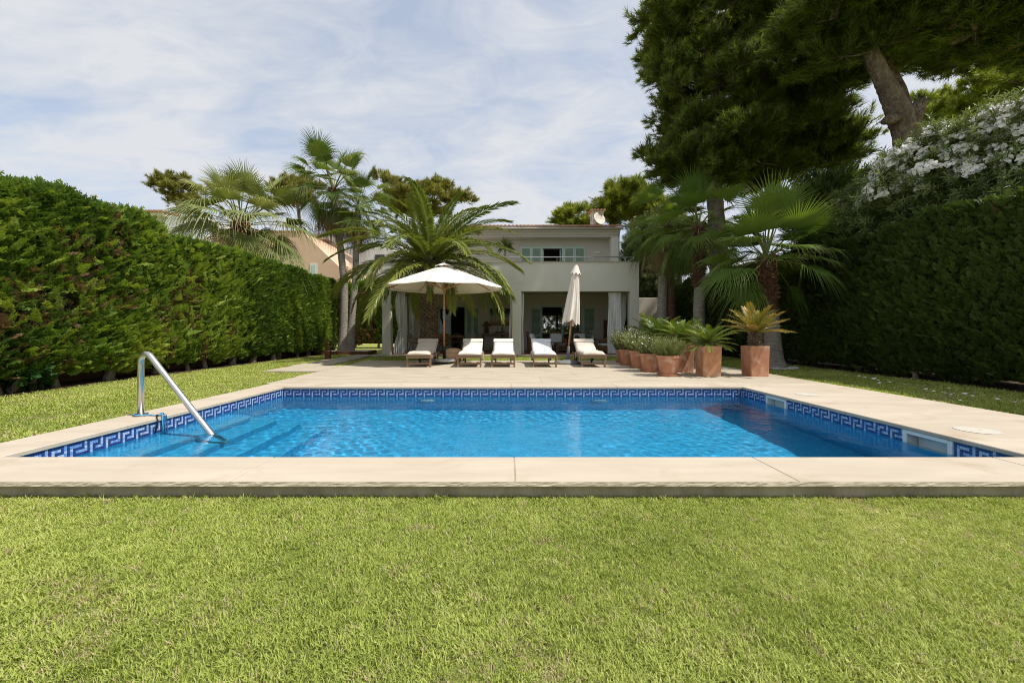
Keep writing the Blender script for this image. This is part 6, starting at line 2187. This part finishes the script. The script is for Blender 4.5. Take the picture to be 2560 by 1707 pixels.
far_pine("bright sunlit pine behind the chimney", 1452, 470, 27, 2.1, 1.5, 'l', 26, 111, extra=((1490, 500, 1.5, 1.0, 10), (1400, 500, 1.0, .8, 8)))
far_pine("small sunlit pine behind the villa roof ridge, clear of the chimney", 1312, 512, 30, 1.3, .95, 'l', 14, 112)
far_pine("olive green pine peeking out behind the pale fan palm", 408, 445, 38, 1.9, 1.6, 'm', 20, 113)
far_pine("rounded olive pine behind the twin palm crown", 682, 445, 36, 1.7, 1.5, 'm', 20, 114, lean=-1.2)
far_pine("wide olive pine behind the top of the date palm", 985, 462, 36, 4.0, 1.5, 'm', 40, 115, extra=((890, 440, 1.6, 1.2, 12),))
far_pine("yellowish pine with layered crown behind the massive pine trunk", 2255, 235, 24, 3.6, 1.3, 'l', 36, 116, extra=((2160, 290, 1.4, .7, 10), (2330, 190, 2, 1, 12)))
far_pine("low sunlit pine crown between the orange house and the dark pine", 1945, 425, 32, 1.6, .8, 'l', 14, 117)
far_pine("slim pine filling the gap behind the shaded palms", 1560, 560, 24, 2.4, 2.0, 'd', 34, 118)

# dark conifer in front of the orange house
def shrub(name, label, centre, radii, n, temps, scale, seed, var=(.5, .2), up=.6, cat="bush", flowers=None, trunk_mat=BARK_HEDGE, stems=7, shell=.45):
    c_ = np.array(centre, float); r_ = np.array(radii, float)
    base = (c_[0], c_[1], LZ1)
    t_ = thing(name, label, cat, base)
    rg = np.random.default_rng(seed)
    v_ = rg.normal(0, 1, (n, 3)); v_ /= np.linalg.norm(v_, axis=1, keepdims=True)
    lump = .75 + .5 * vnoise(v_ * 2 + 5, 1.3, seed)
    rad = (shell + (1 - shell) * rg.random(n) ** .7) * lump
    pts = c_ + v_ * rad[:, None] * r_
    ok = pts[:, 2] > LZ1 + .1
    pts, v_ = pts[ok], v_[ok]
    m_ = len(pts)
    scatter("foliage", pts, euler_from_dir(v_ + np.array([0, 0, up]) + rg.normal(0, .4, (m_, 3)), rg.uniform(0, 6.28, m_)), scale * rg.uniform(.7, 1.3, m_), np.clip(rg.normal(var[0], var[1], m_), 0, .95), temps, t_, rg)
    for k in range(stems):
        a = rg.uniform(0, 6.28); e_ = c_ + np.array([math.cos(a) * r_[0] * .6, math.sin(a) * r_[1] * .6, rg.uniform(-.2, .7) * r_[2]])
        b_ = np.array([c_[0] + rg.normal(0, .12), c_[1] + rg.normal(0, .12), LZ1])
        mb = MB(); mb.tube([b_, (b_ + e_) / 2 + np.array([0, 0, .1]), e_], [.06, .04, .012], 6); mb.build("stem", trunk_mat, t_, smooth=True, w=True)
    if flowers:
        temps2, nf, fs, zmin = flowers
        v2 = rg.normal(0, 1, (nf * 3, 3)); v2 /= np.linalg.norm(v2, axis=1, keepdims=True)
        v2 = v2[v2[:, 2] > zmin][:nf]
        k_ = len(v2)
        lump2 = .75 + .5 * vnoise(v2 * 2 + 5, 1.3, seed)
        fp = c_ + v2 * (lump2 * rg.uniform(.9, 1.08, k_))[:, None] * r_
        scatter("flowers", fp, euler_from_dir(v2 + np.array([0, 0, .4]), rg.uniform(0, 6.28, k_)), fs * rg.uniform(.7, 1.3, k_), rg.random(k_), temps2, t_, rg)
    return t_


def leaf_whorl(name, mat_, n, ln, wd, seed, length=.5):
    rg = random.Random(seed)
    mb = MB()
    mb.tube([(0, 0, 0), (0, 0, length)], .006, 3, cap=False)
    for k in range(n):
        a = k * 2.4 + rg.uniform(-.3, .3); b_ = Vector((0, 0, length * (.15 + .85 * k / n)))
        t_ = R(rg.uniform(28, 70))
        d_ = Vector((math.sin(t_) * math.cos(a), math.sin(t_) * math.sin(a), math.cos(t_))); q = Vector((-math.sin(a), math.cos(a), 0)) * wd
        l_ = ln * rg.uniform(.75, 1.15)
        mb.add([b_, b_ + d_ * l_ * .45 + q, b_ + d_ * l_ + Vector((0, 0, -.02)), b_ + d_ * l_ * .45 - q], [(0, 1, 2, 3)])
    return template(mb, name, mat_)


OLE = leafmat("oleander_leaf", [(0, (.085, .125, .042)), (.5, (.175, .225, .072)), (1, (.30, .34, .13))], .28, .42, .3)
OLEW = [leaf_whorl("oleander_shoot", OLE, 22, .15, .013, i, .34) for i in (1, 2, 3)]


def cluster_temp(seed):
    rg = random.Random(seed)
    mb = MB()
    for f_ in range(15):
        c_ = Vector((rg.uniform(-1, 1), rg.uniform(-1, 1), rg.uniform(-.3, .9))) * .62
        tx_, ty_ = rg.uniform(-.9, .9), rg.uniform(-.9, .9)
        for k in range(5):
            a = 2 * math.pi * k / 5 + rg.uniform(-.2, .2)
            d_ = Vector((math.cos(a), math.sin(a), rg.uniform(.0, .5))).normalized() * .36; q = Vector((-math.sin(a), math.cos(a), 0)) * .19
            tl = Euler((tx_, ty_, 0)).to_matrix(); d_ = tl @ d_; q = tl @ q
            mb.add([c_, c_ + d_ * .6 + q, c_ + d_, c_ + d_ * .6 - q], [(0, 1, 2, 3)])
    return template(mb, "flower_cluster", FLW)


CLUS = [cluster_temp(i) for i in (1, 2, 3)]
for i, (u, v, Y, rr, nf, lb) in enumerate((
        (2080, 455, 10.2, (1.0, 1.0, 1.0), 420, "white flowering oleander bush above the hedge, beside the massive pine trunk"),
        (2200, 405, 9.4, (1.1, 1.1, 1.2), 700, "big white flowering oleander above the hedge between two other oleanders"),
        (2335, 392, 8.6, (1.2, 1.2, 1.25), 800, "largest white flowering oleander bush above the hedge, farthest from the villa"),
        (2010, 480, 11.2, (.75, .8, .65), 150, "low sparse white oleander above the hedge, nearest the orange house"))):
    c_ = P(u, v, Y)
    shrub("oleander_bush", lb, c_, rr, 1500, OLEW, .95, 130 + i, (.5, .22), .9, flowers=(CLUS, int(nf * .62), .125, -.15), shell=.3)
# lower oleander foliage filling down to the hedge
shrub("oleander_bush", "leafy lower oleander growth along the shaded hedge top", (10.05, 8.6, 3.55), (.7, 3.4, .6), 2000, OLEW, .9, 140, (.4, .22), .9, flowers=(CLUS, 110, .07, .0), shell=.2)
shrub("oleander_bush", "shady oleander with tiny white flowers between villa wall and palms", P(1490, 600, 23), (1.6, 1.2, 2.4), 2200, OLEW, 1.1, 141, (.3, .2), .8, flowers=(CLUS, 50, .06, -.8), shell=.3)
shrub("conifer_shrub", "dark conifer rising above the hedge in front of the orange house", P(1905, 500, 15.0), (1.2, 1.0, 1.5), 1500, SPR_R, .42, 142, (.35, .2), .5, "conifer")
shrub("laurel_bush", "dense dark bush behind the villa seen through its rear window", (3.2, 29.2, 1.4), (2.4, 1.0, 1.7), 1400, OLEW, 1.1, 143, (.7, .2), .8)
shrub("nettle_plant", "leafy weed growing between the sunlit hedge trunks", (-8.25, 7.15, .22), (.22, .28, .25), 70, [leaf_whorl("broad_leaf_shoot", GREENLEAF, 14, .10, .03, 9, .16)], 1.0, 144, (.5, .2), .7, "weed", stems=2)
# spiky yucca seen on the balcony
yu = thing("balcony_yucca", "spiky yucca plant on the balcony beside the date palm crown", "plant", (P(1160, 610, 18.6).x, 18.6, 3.08))
mb = MB(); mb.lathe([(.14, 0), (.18, .3), (.16, .3), (0, .28)], 18, cap=False); mb.build("pot", TERRACOTTA, yu)
mb = MB(); mb.tube([(0, 0, .25), (.02, 0, .9), (0, .01, 1.72)], [.05, .045, .045], 8); mb.build("stem", PALM_GREY, yu, smooth=True)
mb = MB()
for k in range(110):
    a = rnd(0, 6.28); t_ = R(rnd(5, 120)); d_ = Vector((math.sin(t_) * math.cos(a), math.sin(t_) * math.sin(a), math.cos(t_))); q = Vector((-math.sin(a), math.cos(a), 0)) * .013
    b_ = Vector((0, 0, 1.72)); l_ = rnd(.38, .58)
    mb.add([b_ - q, b_ + q, b_ + d_ * l_ * .6 + q, b_ + d_ * l_ + Vector((0, 0, -.06 * t_)), b_ + d_ * l_ * .6 - q], [(0, 1, 2, 3, 4)])
mb.build("leaf_rosette", leafmat("yucca_leaf", [(0, (.10, .14, .035)), (1, (.2, .22, .07))], .2, source='OBJ'), yu, fix=False)

# ------------------------------------------------------------------ grass blades
GRASS = leafmat("grass_blade", [(0, (.190, .245, .046)), (.35, (.325, .390, .080)), (.7, (.445, .495, .135)), (.93, (.54, .55, .21)), (.96, (.52, .44, .27)), (1, (.42, .33, .20))], .30, .55, .15)


def clump(seed, n, rad, h, w, spread=.9):
    rg = random.Random(seed)
    mb = MB()
    for k in range(n):
        a = rg.uniform(0, 6.28); r_ = rad * math.sqrt(rg.random())
        b_ = Vector((r_ * math.cos(a), r_ * math.sin(a), -.004))
        a2 = rg.uniform(0, 6.28); t_ = rg.uniform(.1, spread)
        d1 = Vector((math.cos(a2) * t_, math.sin(a2) * t_, 1)).normalized()
        d2 = Vector((math.cos(a2) * (t_ + .7), math.sin(a2) * (t_ + .7), .75)).normalized()
        q = Vector((-math.sin(a2 + rg.uniform(-.6, .6)), math.cos(a2), 0)).normalized() * w * rg.uniform(.6, 1.2)
        l_ = h * rg.uniform(.55, 1.2)
        m_ = b_ + d1 * l_ * .55; e_ = m_ + d2 * l_ * .55
        mb.add([b_ - q * .8, b_ + q * .8, m_ + q, m_ - q, e_], [(0, 1, 2, 3), (3, 2, 4)])
    return template(mb, "grass_clump", GRASS)


CL_N = [clump(i, 26, .045, .026, .0018) for i in range(4)]
CL_F = [clump(10 + i, 18, .10, .034, .0045) for i in range(3)]
CL_T = [clump(20 + i, 12, .03, .085, .0030, .7) for i in range(2)]


def grass(name, label, rects, dens, temps, seed, sc=(.75, 1.25), excl=None, dry=.0):
    rg = np.random.default_rng(seed)
    allp = []
    for x0, x1, y0, y1 in rects:
        n_ = int(dens * (x1 - x0) * (y1 - y0))
        allp.append(np.stack([rg.uniform(x0, x1, n_), rg.uniform(y0, y1, n_)], 1))
    q = np.concatenate(allp)
    if excl is not None:
        q = q[~excl(q)]
    z_ = LZ0 + (LZ1 - LZ0) * np.clip((q[:, 1] - 2.8) / 5.0, 0, 1)
    pts = np.concatenate([q, z_[:, None] + .002], 1)
    n_ = len(pts)
    pn_ = np.concatenate([q, np.zeros((n_, 1))], 1)
    v = .10 + .42 * vnoise(pn_, .8, seed) + .34 * vnoise(pn_, 3.5, seed + 1) + rg.normal(0, .17, n_) + dry
    v = np.clip(v, 0, .93)
    thin = vnoise(pn_, 2.2, seed + 3) + .5 * (vnoise(pn_, 7.0, seed + 6) - .5)
    br = (rg.random(n_) < .05 + .40 * np.clip((thin - .70) * 4, 0, 1))
    v[br] = rg.uniform(.95, 1, br.sum())
    sc_ = rg.uniform(sc[0], sc[1], n_) * (.72 + .5 * vnoise(pn_, 1.4, seed + 4)) * np.where(thin > .78, .7, 1.0)
    rot = np.stack([rg.normal(0, .12, n_), rg.normal(0, .12, n_), rg.uniform(0, 6.28, n_)], 1)
    o_ = scatter(name, pts, rot, sc_, v, temps, None, rg)
    tag(o_, label, "grass")
    return o_


grass("grass", "short mown grass of the open lawn in front of the pool", [(-6.0, 7.0, .4, 2.74)], 1900, CL_N, 201)
grass("grass", "taller grass tufts growing along the foot of the pool plinth", [(-4.4, 5.9, 2.60, 2.735)], 190, CL_T, 205, (.22, .75))
grass("grass", "sunlit mown grass between the pool coping and the leafy hedge", [(-8.1, -4.50, 2.0, 19.0), (-4.76, -4.5, 8, 11)], 210, CL_F, 202,
      excl=lambda q: ((q[:, 0] > -6.2) & (q[:, 1] > 10.2) & (q[:, 1] < 11.8)) | ((q[:, 0] > -6.42) & (q[:, 1] > 11.8)) | ((q[:, 0] > -4.62) & (q[:, 1] > 7.6)) | ((np.abs(q[:, 0] + 7.25) < 1.2) & (np.abs(q[:, 1] - 18.5) < .7)))
grass("grass", "shaded mown grass between the wide pool deck and the dark hedge", [(6.1, 8.7, 1.5, 24)], 190, CL_F, 203, excl=lambda q: (q[:, 0] - 7.33) ** 2 + (q[:, 1] - 11.45) ** 2 < .35)
grass("grass", "narrow grass strip between the terrace and the villa porch", [(-5.34, 6.1, 13.87, 16.76), (-5.34, -4.78, 11.82, 13.87)], 200, CL_F, 204)

# fallen oleander blossoms on the shaded lawn
fb = MB()
for k in range(5):
    a = 2 * math.pi * k / 5; d_ = Vector((math.cos(a), math.sin(a), .25)) * .032; q = Vector((-math.sin(a), math.cos(a), 0)) * .013
    fb.add([(0, 0, 0), d_ * .6 + q, d_, d_ * .6 - q], [(0, 1, 2, 3)])
PETAL = plain("fallen_white_petal", (.80, .78, .76), .7, var=.04)
fme = fb.mesh("fallen_blossom", PETAL)
rp_ = random.Random(17)
spots = [P(u, v, 1) for u, v in ((1958, 860), (1972, 864), (1985, 868), (1995, 866), (2003, 871), (2012, 869), (2020, 874), (2034, 873), (2046, 878), (2052, 876), (2064, 881), (2078, 884), (2090, 882), (2022, 880), (2060, 888), (2111, 891), (2128, 894), (2147, 899), (2166, 903), (2190, 906), (2215, 905), (2236, 910), (2255, 908), (2290, 917), (1900, 873), (1930, 869), (1868, 862), (2205, 921), (2330, 925), (2180, 892))]
for s_ in spots:
    dirv_ = (s_ - Vector((0, 0, CAMH)))
    k_ = (LZ1 + .035 - CAMH) / dirv_.z
    p_ = Vector((0, 0, CAMH)) + dirv_ * k_
    o_ = link("fallen_blossom", fme, None, (p_.x + rp_.uniform(-.03, .03), p_.y, LZ1 + .04), (rp_.uniform(-.3, .3), rp_.uniform(-.3, .3), rp_.uniform(0, 6)), rp_.uniform(.8, 1.5))
    tag(o_, "white fallen oleander blossom lying on the shaded lawn", "blossom", "fallen blossoms on the shaded lawn")
